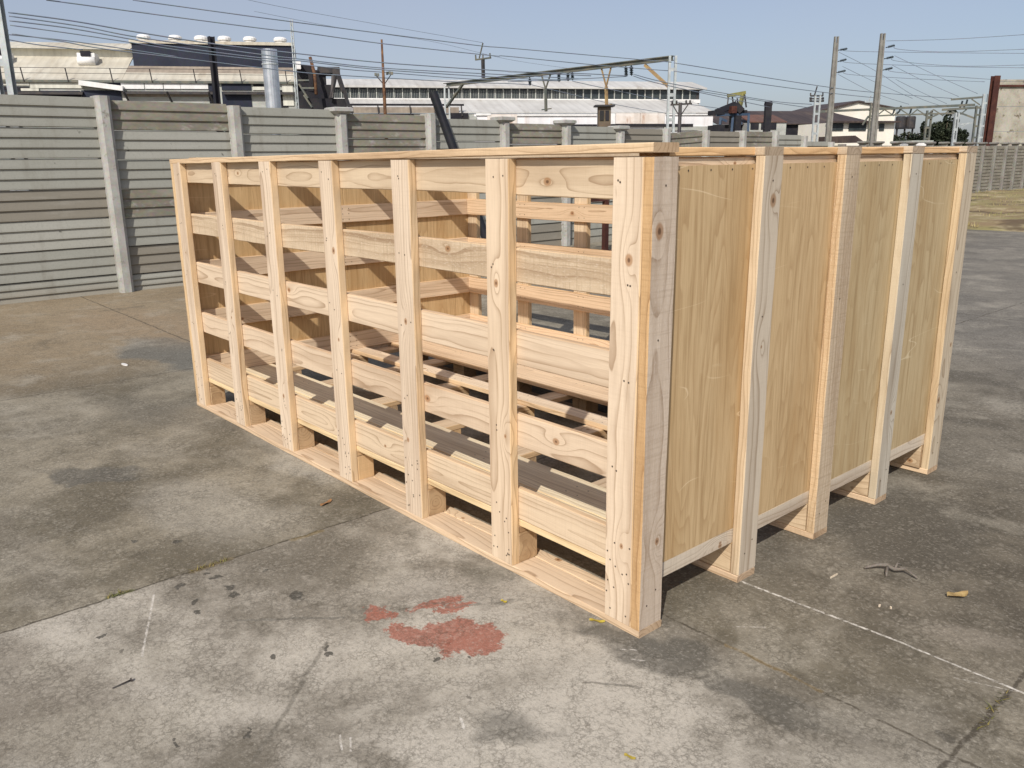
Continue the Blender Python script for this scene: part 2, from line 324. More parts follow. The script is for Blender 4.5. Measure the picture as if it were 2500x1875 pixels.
    col=t.mix(t.ss(spb,.47,.34,0,.35),col,t.mix(.6,col,(.62,.59,.54,1)))
    col=t.mix(t.ss(sp,.54,.68,0,.4),col,t.mix(.6,col,(.10,.092,.078,1)))
    col=t.mix(t.ss(sp2,.55,.7,0,.4),col,(.10,.095,.085,1))
    col=t.mix(1.0,col,(1.03,1.0,.94,1),'MULTIPLY')
    dist=t.ss(t.vm('LENGTH',P2),25,90)
    col=t.mix(t.m('MULTIPLY',dist,.8),col,(.17,.15,.11,1))
    t.bump(t.m('ADD',t.m('MULTIPLY',sp,.6),t.m('ADD',t.m('MULTIPLY',sp2,.3),t.m('MULTIPLY',n3,.9))),.55,.006)
    return t.out(col,.85)
GROUND=ground_mat()
def panel_mat():
    t=NT('precast_panel'); P=t.obj(); W=t.pos(); r=t.rand(); x,y,z=t.sep(W)
    base=t.mix(t.ss(r,.2,.9),(.30,.30,.262,1),(.355,.352,.31,1))
    base=t.mix(t.m('GREATER_THAN',r,.84),base,(.235,.215,.175,1))
    st=t.noise(t.vm('MULTIPLY',W,(1,3.5,.8)),1.6,5,.65); base=t.mix(t.ss(st,.5,.75,0,.5),base,(.20,.185,.15,1))
    base=t.mix(t.ss(t.noise(t.vm('MULTIPLY',W,(1,2,9)),1.3,4,.6),.5,.75,0,.22),base,(.42,.415,.38,1))
    base=t.mix(t.ss(t.noise(W,5.5,3,.6),.70,.76,0,.8),base,(.08,.075,.065,1))
    base=t.mix(t.ss(t.m('ADD',z,t.m('MULTIPLY',t.noise(W,3,4),.25)),.32,.1,0,.45),base,(.27,.22,.16,1))
    fine=t.noise(W,55,4,.7); base=t.mix(t.ss(fine,.45,.75,0,.25),base,(.16,.155,.14,1)); t.bump(fine,.3,.004)
    return t.out(base,.85)
PANEL=panel_mat()
PANEL_B=simple('stained_precast_panel',(.25,.23,.185,1),(.18,.165,.13,1),1.8,.85,c3=(.32,.31,.27,1),stretch=(1,1,2))
CONC=simple('cast_concrete',(.43,.425,.395,1),(.34,.33,.30,1),3.5,.85,c3=(.24,.225,.19,1))
CONC_OLD=simple('weathered_concrete',(.42,.395,.33,1),(.31,.285,.225,1),1.3,.9,c3=(.14,.115,.08,1))
CONC_POLE=simple('pole_concrete',(.25,.24,.215,1),(.19,.18,.16,1),2.2,.9)
GALV=simple('galvanised_steel',(.50,.535,.53,1),(.38,.41,.41,1),2.0,.5,.3)
STEEL_DK=simple('dark_steel',(.045,.045,.05,1),(.075,.065,.06,1),1.5,.6,.2)
STEEL_GN=simple('green_grey_steel',(.11,.125,.115,1),(.19,.18,.14,1),1.2,.6,.2)
RUST=simple('rusty_steel',(.085,.045,.03,1),(.19,.10,.05,1),2.5,.85,c3=(.07,.04,.03,1))
RUST_RED=simple('red_brown_steel',(.055,.020,.016,1),(.095,.036,.024,1),2.5,.7)
OCHRE=simple('ochre_painted_steel',(.40,.28,.13,1),(.26,.17,.09,1),2.0,.7)
BLACKP=simple('black_plastic_pipe',(.012,.013,.016,1),(.022,.023,.027,1),3,.38)
WIRE=simple('wire',(.17,.205,.25,1),(.22,.255,.30,1),.3,.6)
INSUL=simple('insulator_glaze',(.02,.03,.035,1),(.04,.05,.055,1),3,.3)
def corrugated(name,c1,c2,freq,axis=0,stain=(.25,.19,.13,1),k=.4,bs=.35):
    t=NT(name); P=t.obj(); c=t.sep(P)
    w=t.m('SINE',t.m('MULTIPLY',c[axis],freq))
    col=t.mix(t.ss(t.noise(t.vm('MULTIPLY',P,(.25,.08,.6)),1.0,5,.6),.35,.65),c1,c2)
    sheet=t.noise(t.xyz(t.m('FLOOR',t.m('MULTIPLY',c[axis],.55)),3.0),7.3,0)
    col=t.mix(t.ss(sheet,.3,.7,0,.3),col,tuple(q*.7 for q in c1[:3])+(1,))
    col=t.mix(t.m('MULTIPLY',t.ss(t.noise(t.vm('MULTIPLY',P,(.8,.14,.2)),1.0,5,.65),.53,.75),k),col,stain)
    col=t.mix(t.ss(w,.2,1,0,.13),col,tuple(q*.45 for q in c1[:3])+(1,))  # corrugation shading painted into the sheet colour along the ribs
    t.bump(w,bs,.03); return t.out(col,.6)
ROOF_CREAM=corrugated('cream_sheet_roof',(.62,.585,.49,1),(.52,.475,.38,1),7.0,k=.5)
ROOF_SOOT=corrugated('sooty_sheet_roof',(.42,.355,.28,1),(.26,.215,.175,1),9.0)
ROOF_GREY=corrugated('pale_grey_sheet_roof',(.60,.59,.56,1),(.50,.485,.455,1),5.0)
ROOF_DARK=corrugated('brown_black_roof',(.055,.042,.04,1),(.085,.062,.055,1),6.0)
ROOF_RED=corrugated('faded_red_roof',(.17,.085,.062,1),(.12,.07,.055,1),6.0)
WALL_CREAM=corrugated('cream_sheet_wall',(.70,.69,.60,1),(.60,.58,.49,1),9.0,stain=(.2,.18,.14,1))
WALL_GREY=simple('grey_sheet_wall',(.46,.47,.43,1),(.36,.365,.335,1),.4,.7,stretch=(1,1,3))
WALL_WHITE=corrugated('white_sheet_wall',(.86,.85,.86,1),(.78,.77,.78,1),3.5,stain=(.50,.30,.18,1),k=.5)
WALL_RUST=corrugated('rust_streaked_wall',(.80,.75,.70,1),(.66,.56,.47,1),3.5,stain=(.36,.16,.07,1),k=.95)
PLASTER=simple('cream_plaster',(.84,.80,.70,1),(.76,.715,.61,1),.3,.85)
NAVY=simple('dark_blue_cladding',(.014,.018,.034,1),(.024,.028,.046,1),.35,.6)
BLACKISH=simple('soot_black_steel',(.016,.016,.022,1),(.03,.028,.03,1),.6,.8)
WHITEP=simple('white_paint',(.82,.81,.79,1),(.72,.71,.69,1),1.5,.6)
GLASS=simple('dirty_glazing',(.028,.035,.04,1),(.05,.06,.062,1),.7,.25)
DUCT=simple('bright_duct_steel',(.62,.65,.68,1),(.48,.51,.54,1),1.1,.35,.75)
BRICKB=simple('brown_masonry',(.15,.115,.08,1),(.11,.085,.06,1),3,.9)
BLUEST=simple('faded_blue_steel',(.03,.055,.10,1),(.05,.075,.11,1),1.0,.7)
YELLOWST=simple('yellow_green_steel',(.24,.22,.07,1),(.17,.16,.06,1),1,.7)

# ------------------------------------------------------------------ ground
gm=MB()
xs=[-900,-300,-120,-50,-25,-14,-9,-5,0,5,12,30,100,400]; ys=[-400,-100,-30,-10,-4,0,4,9,16,26,40,80,200,500,1200]
vs=[(x,y,0) for y in ys for x in xs]; nx=len(xs)
gm.add(vs,[(j*nx+i,j*nx+i+1,(j+1)*nx+i+1,(j+1)*nx+i) for j in range(len(ys)-1) for i in range(nx-1)])
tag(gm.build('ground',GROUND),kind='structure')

# ------------------------------------------------------------------ the crate
L, W, H = 3.45, 2.11, 1.44
crate=empty('wooden_crate',(-L/2,W/2,0)); CO=Vector((-L/2,W/2,0))
tag(crate,'large pale timber shipping crate with slatted front and plywood end, standing on the concrete yard','crate')
KN={}
def board(name, x0,x1,y0,y1,z0,z1, tone=(1,1,1), edge=(.98,.87,.70), saw=.35, mat=None, knots=None, nails=None, warp=.0023, tilt=(0,0,0), pz=None, seed=None, label=None):
    mat=mat or PINE; ext=[x1-x0,y1-y0,z1-z0]; c=Vector(((x0+x1)/2,(y0+y1)/2,(z0+z1)/2))
    order=sorted(range(3),key=lambda i:-ext[i]); la,wa,ta=order; l,w,t_=ext[la],ext[wa],ext[ta]
    n=max(2,int(l/.05)); ch=min(.0028,t_*.12); hw,ht=w/2,t_/2
    sec=[(-hw+ch,-ht),(hw-ch,-ht),(hw,-ht+ch),(hw,ht-ch),(hw-ch,ht),(-hw+ch,ht),(-hw,ht-ch),(-hw,-ht+ch)]
    s0=rnd.uniform(0,50); vs=[]; gr=[]
    for i in range(n+1):
        a=-l/2+l*i/n
        b1=mnoise.noise((a*1.1+s0,0,0))*warp*2; b2=mnoise.noise((a*1.3+s0,9,0))*warp*1.0
        for k,(p,q) in enumerate(sec):
            j=mnoise.noise((a*13+s0,k*3.1,5))*warp*.7
            co=[0,0,0]; co[la]=a; co[wa]=p+b1+j*(1 if p>0 else -1); co[ta]=q+b2*.4
            vs.append(co); gr.append((a,p,q))
    fs=[];ed=[]
    for i in range(n):
        for k in range(8):
            fs.append((i*8+k,i*8+(k+1)%8,(i+1)*8+(k+1)%8,(i+1)*8+k)); ed.append(1.0 if k in(1,2,3,5,6,7) else 0.0)
    fs.append(tuple(range(8))[::-1]); fs.append(tuple(n*8+k for k in range(8))); ed+= [.25,.25]
    nb=len(vs); mi=[0]*len(fs)
    for (a,p,side) in nails or ():                            # dark nail heads, a hair proud of the face
        r=.0032; base=len(vs)
        for k in range(6):
            tt=k*math.pi/3; co=[0,0,0]; co[la]=a+r*math.cos(tt); co[wa]=p+r*math.sin(tt); co[ta]=side*(ht+.0011)
            vs.append(co); gr.append((a,p,0))
        fs.append(tuple(base+k for k in range(6))); mi.append(1); ed.append(0.0)
    me=bpy.data.meshes.new(name); me.from_pydata(vs,[],fs); me.materials.append(mat); me.materials.append(HOLE)
    me.polygons.foreach_set('material_index',mi)
    import bmesh
    bm=bmesh.new(); bm.from_mesh(me); bmesh.ops.recalc_face_normals(bm,faces=bm.faces); bm.to_mesh(me); bm.free()
    def va(nm,data):
        at_=me.attributes.new(nm,'FLOAT_VECTOR','POINT'); at_.data.foreach_set('vector',[q for v in data for q in v])
    N=len(vs); va('grain',gr)
    py=rnd.uniform(-.6,.6)*w; pzz=pz if pz is not None else rnd.choice((-1,1))*rnd.uniform(.015,.06)
    sd=seed if seed is not None else rnd.uniform(0,90)
    va('seed',[(sd,py,pzz)]*N)
    kk=list(knots or [])
    if knots is None and rnd.random()<.75:
        for _ in range(rnd.choice((1,1,2))): kk.append((rnd.uniform(-.45,.45)*l,rnd.uniform(-.35,.35)*w,rnd.uniform(.005,.012)))
    kk=(kk+[(99,99,0),(99,99,0)])[:2]
    va('knot_a',[kk[0]]*N); va('knot_b',[kk[1]]*N)
    j=rnd.uniform(-.07,.05); h=rnd.uniform(-.035,.035)
    va('tone',[(tone[0]*(1+j),tone[1]*(1+j+h*.3),tone[2]*(1+j+h))]*N); va('edge_tone',[edge]*N)
    fa=me.attributes.new('saw','FLOAT','POINT'); fa.data.foreach_set('value',[saw*rnd.uniform(.5,1.4)]*N)
    fe=me.attributes.new('edge','FLOAT','FACE'); fe.data.foreach_set('value',ed)
    me.update(); o=bpy.data.objects.new(name,me); COL.objects.link(o); o.parent=crate; o.location=c-CO
    o.rotation_euler=tuple(tilt[i]+rnd.uniform(-.0009,.0009) for i in range(3))
    if label: o['label']=label
    return o
def nail_grid(l, ends, w, side=1, n=2):
    out=[]
    for e in ends:
        for i in range(n):
            out.append((e+rnd.uniform(-.012,.012), (-.5+(i+.5)/n)*w*.8+rnd.uniform(-.008,.008), side))
    return out
PX=[(-3.414,-3.310),(-2.877,-2.765),(-2.332,-2.218),(-1.771,-1.661),(-1.236,-1.122),(-.692,-.578),(-.142,-.034)]
RY=[(.0,.107),(.518,.622),(1.010,1.112),(1.503,1.604),(2.004,2.11)]
ZT=1.414
pink=(1.04,1.01,.98); warm=(.97,.93,.84); greyw=(.86,.86,.84); tan=(.92,.86,.72)
def pnails(l,w,low,side):
    o=[]
    for i in range(13): o.append((low*(l/2-.02-.24*rnd.random()),rnd.uniform(-.42,.42)*w,side))
    for z in (1.36,1.08,.81,.52): o+= [((z-.72)*1.0+rnd.uniform(-.02,.02),rnd.uniform(-.35,.35)*w,side) for _ in range(2)]
    return o
post_knots={5:[(.30,-.008,.010),(-.22,.03,.006)],6:[(.42,.012,.013),(-.44,.012,.007)],4:[(.1,.0,.009),(-.38,-.02,.008)],3:[(.33,.025,.011),(-.05,.02,.006)],2:[(-.42,0,.008)],1:[(-.1,.01,.006)],0:[(.2,0,.005)]}
for i,(a,b) in enumerate(PX):
    board('front_post',a,b,0,.034,.0262,ZT-.0006,tone=pink,saw=.2,knots=post_knots[i],nails=pnails(ZT-.026,b-a,-1,-1),pz=rnd.choice((.02,.03,-.05)),edge=(.93,.84,.66))
    board('back_post',a,b,W-.034,W,.0262,ZT-.0006,tone=warm,saw=.3)
for i,(a,b) in enumerate(RY):
    k={0:[(.50,-.02,.016),(-.42,.02,.009)],1:[(.56,.01,.016),(.10,.0,.005)],3:[(-.33,.012,.008)]}.get(i)
    tn={0:(.83,.83,.86),1:(.79,.83,.88),2:(.76,.74,.70),3:(.76,.84,.92),4:(.80,.82,.80)}[i]  # post faces toned greyer than their sawn edges
    lab='rough grey corner post with an orange sawn edge' if i==0 else None
    board('side_post',-.0325,0,a,b,.0262,ZT-.0006,tone=tn,saw=1.0 if i in(0,2) else .35,knots=k,edge=(1.02,.74,.38) if i==0 else (1.16,1.04,.86),nails=[(.62,.0,1),(.2,-.01,1),(-.58,.02,1),(-.62,-.02,1)],label=lab)
    board('side_post',-L,-L+.0325,a,b,.0262,ZT-.0006,tone=warm)
SL=[(1.303,1.4125),(1.027,1.137),(.750,.866),(.466,.580),(.1915,.306)]
fk={0:[(1.29,-.01,.012),(-.92,-.0,.008)],1:[(.78,.025,.012)],2:[(-.47,.02,.010),(.0,-.015,.012)],3:[(.62,.0,.014),(1.33,.005,.012)],4:[(.3,.0,.006),(-.1,-.01,.01)]}
for i,(a,b) in enumerate(SL):
    board('front_slat',-L+.047,-.047,.0346,.058,a,b,tone=[(1,.96,.88),(.97,.93,.86),(1.04,1.0,.95),(1.03,.97,.90),(1.02,.98,.92)][i],saw=[.3,1.2,.15,.3,.3][i],knots=fk[i],edge=(1,.9,.78))
    board('back_slat',-L+.047,-.047,W-.058,W-.0346,a,b,tone=(1.03,.93,.82),saw=.2,nails=[(x+1.75+dx,dy,-1) for x in (-2.82,-2.27,-1.71,-1.18,-.63) for dx in(-.02,.025) for dy in(-.03,.035)])
    for (xa,xb,sd) in ((-L+.0452,-L+.0672,1),(-.0672,-.0452,-1)):
        board('end_slat',xa,xb,.0592,W-.0592,a,b,tone=(.97,.92,.86),saw=.2,nails=[(yy+dx-1.055,dy,sd) for yy in (.57,1.06,1.55) for dx in(-.025,.02) for dy in(-.035,0,.032)])
# plywood sheets, two to an end
for (xa,xb) in ((-.0448,-.0334),(-L+.0334,-L+.0448)):
    for (ya,yb,tn) in ((.0350,1.060,(1.02,.97,.91)),(1.0615,W-.0350,(.98,1.0,.98))):
        board('plywood_sheet',xa,xb,ya,yb,.1925,1.389,tone=tn if xa>-1 else (1.05,.98,.88),mat=PLY,warp=.0004,nails=[(.585,-.46+.105*k,1 if xa>-1 else -1) for k in range(10)])
    board('bottom_rail',xa,xb,.0350,W-.0350,.1385,.1915,tone=(.84,.87,.90),saw=.6)
# pallet base
for (a,b) in RY: board('base_board',-L,0,a,b,.0,.0255,tone=(1.05,.98,.90),saw=.5,edge=(1,.96,.9))
board('base_board',-L+.14,-.14,.1085,.162,.0,.0253,tone=(1.04,.98,.9),saw=.5,edge=(1,.96,.9))
for xi,(a,b) in enumerate(PX):
    for yi,(c,d) in enumerate(RY):
        ya,yb=(.0352,.118) if yi==0 else ((W-.118,W-.0352) if yi==4 else (c,d))
        xa,xb=a,b
        if xi==6: xa,xb=-.165,-.0340
        if xi==0: xa,xb=-3.416,-3.30
        board('pallet_block',xa,xb,ya,yb,.0262,.1375,tone=(.93,.86,.74),pz=.01,warp=.0004,saw=.6)
    xa,xb=(a,b)
    if xi==6: xa,xb=-.150,-.0460
    if xi==0: xa,xb=-L+.0460,-L+.150
    board('bearer',xa,xb,.0352,W-.0352,.1382,.1642,tone=(.93,.87,.78))
for (a,b,tn) in ((.0352,.262,(1.17,1.21,1.14)),(.266,.476,(1.15,1.20,1.13)),(1.050,1.156,(1.10,1.07,1.02)),(1.355,1.70,(1.08,1.0,.90)),(1.704,W-.0600,(1.06,.98,.90))):
    board('deck_board',-L+.0460,-.0460,a,b,.1650,.1902,tone=tn,saw=.3,nails=[(x+1.73+dx,dy,1) for x in(-2.82,-2.27,-1.71,-1.18,-.63) for dx in(-.03,.03) for dy in(-.03,.03)])
# lid frame: five long boards, short spacers between their ends
for i,(a,b) in enumerate(RY):
    board('lid_board',-L,0 if i else -.001,a,b,1.4146 if i else 1.4150,1.4405,tone=(1,.93,.84) if i==0 else (.86,.87,.88),saw=.8,tilt=(0,-.0055,0) if i==0 else (0,0,0),edge=(1,.95,.86))
for (a,b) in ((RY[i][1]+.0012,RY[i+1][0]-.0012) for i in range(4)):
    board('lid_spacer',-.140,-.0335,a,b,1.4146,1.4385,tone=(1.06,.95,.80),saw=.4,edge=(1.15,1.0,.78)); board('lid_spacer',-L+.0008,-L+.105,a,b,1.4146,1.4385,tone=warm)

# ------------------------------------------------------------------ precast boundary wall
XW=-8.6
def panel_mesh(mb, y0, y1, z0, z1, rows, x, dz=0.0, th=.045, yz=None):
    h=(z1-z0)/rows; poly=[(x-th,z0)]
    for r in range(rows):
        zb=z0+h*r; poly+= [(x+.004,zb+.001),(x+.020,zb+.006),(x+.018,zb+.022),(x+.002,zb+h-.004)]
    poly+=[(x-th,z1)]
    n=len(poly); vs=[(p[0],y0,p[1]) for p in poly]+[(p[0],y1,p[1]+dz) for p in poly]
    fs=[(i,(i+1)%n,n+(i+1)%n,n+i) for i in range(n)]+[tuple(range(n)),tuple(n+i for i in range(n))[::-1]]
    mb.add(vs,fs)
def post_mesh(mb, x, y, top, w=.150, d=.105, cap=False):
    c=.036; poly=[(x-.10,y-w/2),(x+d-c,y-w/2),(x+d,y-w/2+c),(x+d,y+w/2-c),(x+d-c,y+w/2),(x-.10,y+w/2)]
    mb.prism(poly,'z',-.05,top)
    if cap:
        q=.135
        prof=[(.085,top+.001),(q,top+.035),(q,top+.075),(q-.02,top+.085)]
        vs=[(x+sx*r,y+sy*r,z) for r,z in prof for sx,sy in((-1,-1),(1,-1),(1,1),(-1,1))]
        fs=[(i*4+k,i*4+(k+1)%4,(i+1)*4+(k+1)%4,(i+1)*4+k) for i in range(3) for k in range(4)]+[(3,2,1,0),(12,13,14,15)]
        mb.add(vs,fs)
wall=empty('precast_wall',(XW,5,0)); tag(wall,'grey ribbed precast concrete wall with concrete posts, running behind the crate','wall')
WO=Vector((XW,5,0))
def part(mb,name,mats,root,off): 
    o=mb.build(name,mats,root); 
    me=o.data
    for v in me.vertices: v.co=v.co-off
    return o
WP=[(-4.55,2.12,0),(-3.12,2.12,0),(-1.68,2.12,0),(-.24-.0,2.12,0),(1.20,2.110,0),(2.67,2.053,0),(4.10,1.99,1),(5.525,2.03,0),(6.90,1.935,1),(8.215,1.915,1),(9.51,1.845,1),(10.755,1.90,0),(11.93,1.886,0),(13.14,1.893,0),(14.316,1.891,0),(15.446,1.81,0),(16.594,1.69,0)]
PT=[2.10,2.10,2.10,2.097,2.076,2.05,2.01,1.975,1.935,1.912,1.893,(1.824,.054),1.875,1.885,1.83,1.70]
for (y,top,cap) in WP:
    if y==-.24: y=-.24
    mb=MB(); post_mesh(mb,XW,y,top,cap=bool(cap)); part(mb,'post',CONC,wall,WO)
for i in range(len(WP)-1):
    y0,y1=WP[i][0]+.076,WP[i+1][0]-.076; tp=PT[i]; dz=0
    if isinstance(tp,tuple): tp,dz=tp
    npan=7 if tp>1.95 else 6; z=tp
    hp=.315 if npan==7 else .31
    for k in range(npan):
        zb=max(z-hp,-.02); 
        if k==npan-1: zb=-.02
        mb=MB(); panel_mesh(mb,y0,y1,zb+.002,z-.002,3,XW+rnd.uniform(-.004,.004),dz)
        part(mb,'panel',PANEL_B if (i,k) in ((4,0),(4,3),(6,0),(6,1),(8,0),(11,0),(11,1),(13,0),(13,1),(2,4)) else PANEL,wall,WO); z=zb
# far run, stepping back and carrying on to the right
wall2=empty('precast_wall',(-11,28,0)); tag(wall2,'lower grey precast plank wall with small capped posts beyond the grass verge, at the far right','wall')
WO2=Vector((-11,28,0)); XF=-11.0
FY=[18.0,19.25,20.5,21.7,22.43+.5,23.85,25.01,26.14,27.45,28.53,29.7,30.74,31.77,32.87,33.95,35.0,36.1,37.2]
for k,y in enumerate(FY):
    mb=MB(); post_mesh(mb,XF,y,1.70,w=.13,d=.11,cap=k>3); part(mb,'post',CONC_POLE,wall2,WO2)
for k in range(len(FY)-1):
    mb=MB(); panel_mesh(mb,FY[k]+.066,FY[k+1]-.066,-.02,1.66,14,XF); part(mb,'panel',PANEL_B,wall2,WO2)
link=empty('precast_wall',(-9.8,17.3,0)); tag(link,'short slanting stretch of grey precast wall where the boundary steps back, left of the concrete poles','wall')
a=Vector((XW,16.68,0)); b=Vector((XF,17.94,0)); d=(b-a); 
mb=MB(); n_=Vector((d.y,-d.x,0)).normalized()
for r in range(14):
    z0=.119*r; 
    p=[a,b,b-n_*-.045,a-n_*-.045]
    vs=[]
    for q in (a,b):
        vs+=[q-n_*.04+Vector((0,0,z0+.001)),q+n_*.018+Vector((0,0,z0+.004)),q+n_*.002+Vector((0,0,z0+.117)),q-n_*.04+Vector((0,0,z0+.118))]
    mb.add(vs,[(0,1,2,3),(7,6,5,4),(0,4,5,1),(1,5,6,2),(2,6,7,3),(3,7,4,0)])
part(mb,'panel',PANEL,link,Vector((-9.8,17.3,0)))

# ------------------------------------------------------------------ things standing in the yard by the wall
def thing_mesh(mb,name,mats,label,cat,group=None,base=None):
    base=Vector(base) if base is not None else Vector((sum(v[0] for v in mb.v)/len(mb.v),sum(v[1] for v in mb.v)/len(mb.v),min(v[2] for v in mb.v)))
    mb.v=[tuple(Vector(v)-base) for v in mb.v]; o=mb.build(name,mats,None,base); return tag(o,label,cat,group)
def root_at(name,base,label,cat,group=None):
    e=empty(name,base); tag(e,label,cat,group); e['_b']=0; del e['_b']; return e
def sub(mb,name,mats,root):
    off=Vector(root.location); mb.v=[tuple(Vector(v)-off) for v in mb.v]; return mb.build(name,mats,root)
mb=MB(); A=Vector((-7.75,5.97,.0)); B=Vector((-8.38,5.455,2.30)); D=(B-A).normalized()
ps=[A,A+(B-A)*.5,B]
mb.tube(ps,.062,20,caps=False); mb.tube([B,A+(B-A)*.5,A],.050,20,caps=False)
u_=D.cross(Vector((0,1,0))).normalized(); v_=D.cross(u_)
for Q in (A,B):
    vs=[Q+(u_*math.cos(k*math.pi/10)+v_*math.sin(k*math.pi/10))*r for r in(.062,.050) for k in range(20)]
    mb.add(vs,[(k,(k+1)%20,20+(k+1)%20,20+k) for k in range(20)])
thing_mesh(mb,'plastic_pipe',BLACKP,'thick black plastic pipe leaning against the precast wall behind the crate','pipe',base=(-7.75,5.97,0))
rp=root_at('steel_stand',(-7.53,8.05,0),'rusty dark steel post with a short arm, seen through the crate slats','stand')
mb=MB(); mb.box(-7.565,-7.495,8.01,8.09,.012,.76); sub(mb,'post',RUST_RED,rp)
mb=MB(); mb.box(-7.555,-7.505,7.62,8.11,.762,.83); sub(mb,'arm',RUST_RED,rp)
mb=MB(); mb.box(-7.65,-7.41,7.93,8.17,0,.012); sub(mb,'foot_plate',RUST_RED,rp)

# grass verge on the right
t=NT('dry_verge_soil'); P=t.pos(); n=t.noise(P,1.1,6,.65); c=t.mix(t.ss(n,.4,.62),(.25,.18,.10,1),(.27,.235,.10,1))
c=t.mix(t.ss(t.noise(P,1.7,5,.7),.48,.64,0,.85),c,(.42,.35,.21,1)); c=t.mix(t.ss(t.noise(P,.8,4,.6),.52,.64,0,.85),c,(.11,.075,.045,1)); c=t.mix(t.ss(t.noise(P,.5,3),.55,.68,0,.8),c,(.07,.055,.035,1)); VERGE=t.out(c,.95)
mb=MB(); nxv,nyv=24,40; vs=[]
for j in range(nyv+1):
    for i in range(nxv+1):
        y=15.4+22*j/nyv; x=-10.9+10*i/nxv
        e=min(1,i/2,(nxv-i)/3,j/3,(nyv-j)/2); z=.012+max(0,e)*(.10+.09*mnoise.noise((x*.6,y*.6,0)))+.004*(j>0)
        vs.append((x+.25*mnoise.noise((y*.7,3,0))*(i==nxv),y+.45*mnoise.noise((x*1.3,5,0))*(j==0),z if e>0 else -.03))
mb.add(vs,[(j*(nxv+1)+i,j*(nxv+1)+i+1,(j+1)*(nxv+1)+i+1,(j+1)*(nxv+1)+i) for j in range(nyv) for i in range(nxv)],smooth=True)
tag(mb.build('verge',VERGE),kind='structure')
t=NT('grass_blade'); r=t.noise(t.pos(),.9,4,.6); c=t.mix(t.ss(r,.42,.6),(.40,.33,.16,1),(.25,.25,.085,1)); GRASS=t.out(c,.8)
mb=MB()
for k in range(9000):
    y=15.7+21*rnd.random()**1.5; x=-10.7+9.6*rnd.random()
    if mnoise.noise((x*.55,y*.55,2))<-.12: continue
    z=.05+.05*mnoise.noise((x*.6,y*.6,0)); h=rnd.uniform(.04,.13); a=rnd.uniform(0,6.28); w=rnd.uniform(.008,.02); dx,dy=math.cos(a)*w,math.sin(a)*w; lx,ly=rnd.uniform(-.05,.05),rnd.uniform(-.05,.05)
    mb.add([(x-dx,y-dy,z),(x+dx,y+dy,z),(x+lx,y+ly,z+h)],[(0,1,2)])
tag(mb.build('grass',GRASS,recalc=False),label='patchy dry grass growing on the verge below the far precast wall',cat='grass',kind='stuff')

# weeds in the slab joints
WEED=simple('joint_weed',(.22,.17,.06,1),(.12,.13,.04,1),25,.8)
for (x,y,ln,n_,lab) in ((-1.36,-.78,.14,46,'dry yellowish weed tuft in the slab joint left of the crate front'),(-1.363,-1.09,.07,26,'small green weed tuft in the slab joint at the lower left'),(.845,.42,.22,40,'straggling dry weed in the slab joint at the lower right')):
    mb=MB()
    for k in range(n_):
        yy=y+rnd.uniform(-.5,.5)*ln; xx=x+rnd.gauss(0,.006); h=rnd.uniform(.005,.016); a=rnd.uniform(0,6.28); lx,ly=math.cos(a)*h*1.6,math.sin(a)*h*1.6; w=rnd.uniform(.0012,.0028)
        mb.add([(xx-math.sin(a)*w,yy+math.cos(a)*w,0.001),(xx+math.sin(a)*w,yy-math.cos(a)*w,.001),(xx+lx,yy+ly,h)],[(0,1,2)])
    thing_mesh(mb,'weed',WEED,lab,'weed')

# small litter on the slab
BARK=simple('grey_bark',(.13,.11,.09,1),(.20,.175,.15,1),30,.9)
mb=MB(); z=.012
mb.tube([(.245,.925,.008),(.275,.955,.02),(.30,.975,.022),(.33,.975,.016),(.36,.99,.024),(.405,.985,.008)],[.004,.006,.008,.007,.005,.003],7)
mb.tube([(.305,.975,.02),(.315,.945,.014),(.325,.925,.006)],[.006,.005,.003],6); mb.tube([(.33,.975,.018),(.325,1.0,.03),(.335,1.015,.02)],[.005,.004,.002],6); mb.tube([(.28,.957,.02),(.262,.965,.012)],[.005,.003],6)
thing_mesh(mb,'twig',BARK,'gnarled grey forked twig lying on the dark concrete right of the crate','twig')
def leaf(x,y,l,w,rz,curl,mat,label,name='fallen_leaf'):
    mb=MB(); vs=[]; n=7
    for i in range(n):
        s_=i/(n-1); ww=w*math.sin(math.pi*min(1,s_*.92+.06))**.8
        for q in (-1,0,1): vs.append((l*(s_-.5),q*ww/2,.004+curl*(abs(q)*.5+.6*(s_-.5)**2*2)*w+.004*math.sin(s_*7+q)))
    mb.add(vs,[(i*3+k,i*3+k+1,(i+1)*3+k+1,(i+1)*3+k) for i in range(n-1) for k in range(2)],smooth=True)
    c,s_=math.cos(rz),math.sin(rz); mb.v=[(x+a*c-b*s_,y+a*s_+b*c,max(z,.0045)) for a,b,z in mb.v]
    return thing_mesh(mb,name,mat,label,'leaf')
LEAF1=simple('dry_leaf',(.42,.31,.14,1),(.28,.19,.08,1),40,.8); LEAF2=simple('yellow_leaf',(.46,.36,.05,1),(.36,.27,.05,1),40,.7); LEAF3=simple('russet_leaf',(.33,.18,.08,1),(.22,.11,.05,1),40,.8)
leaf(.545,.962,.075,.036,1.0,.5,LEAF1,'curled pale brown dry leaf on the concrete at the right, beyond the twig')
leaf(-.15,-.022,.05,.016,.6,.2,LEAF2,'narrow yellow leaf lying by the front corner of the crate')
leaf(-1.575,-.18,.07,.02,1.9,.3,LEAF3,'small russet leaf lying left of the crate front')
leaf(-.44,-.16,.022,.014,.4,.2,LEAF2,'tiny yellowish leaf scrap on the pale slab in front of the crate')
leaf(.33,-.42,.03,.012,.3,.2,LEAF2,'yellow leaf sliver at the bottom right of the pale slab')
mb=MB(); mb.tube([(-.818,-1.272,.004),(-.82,-1.222,.006)],[.0016,.0022],8); mb.tube([(-.82,-1.222,.006),(-.8201,-1.219,.0062)],.0055,10)
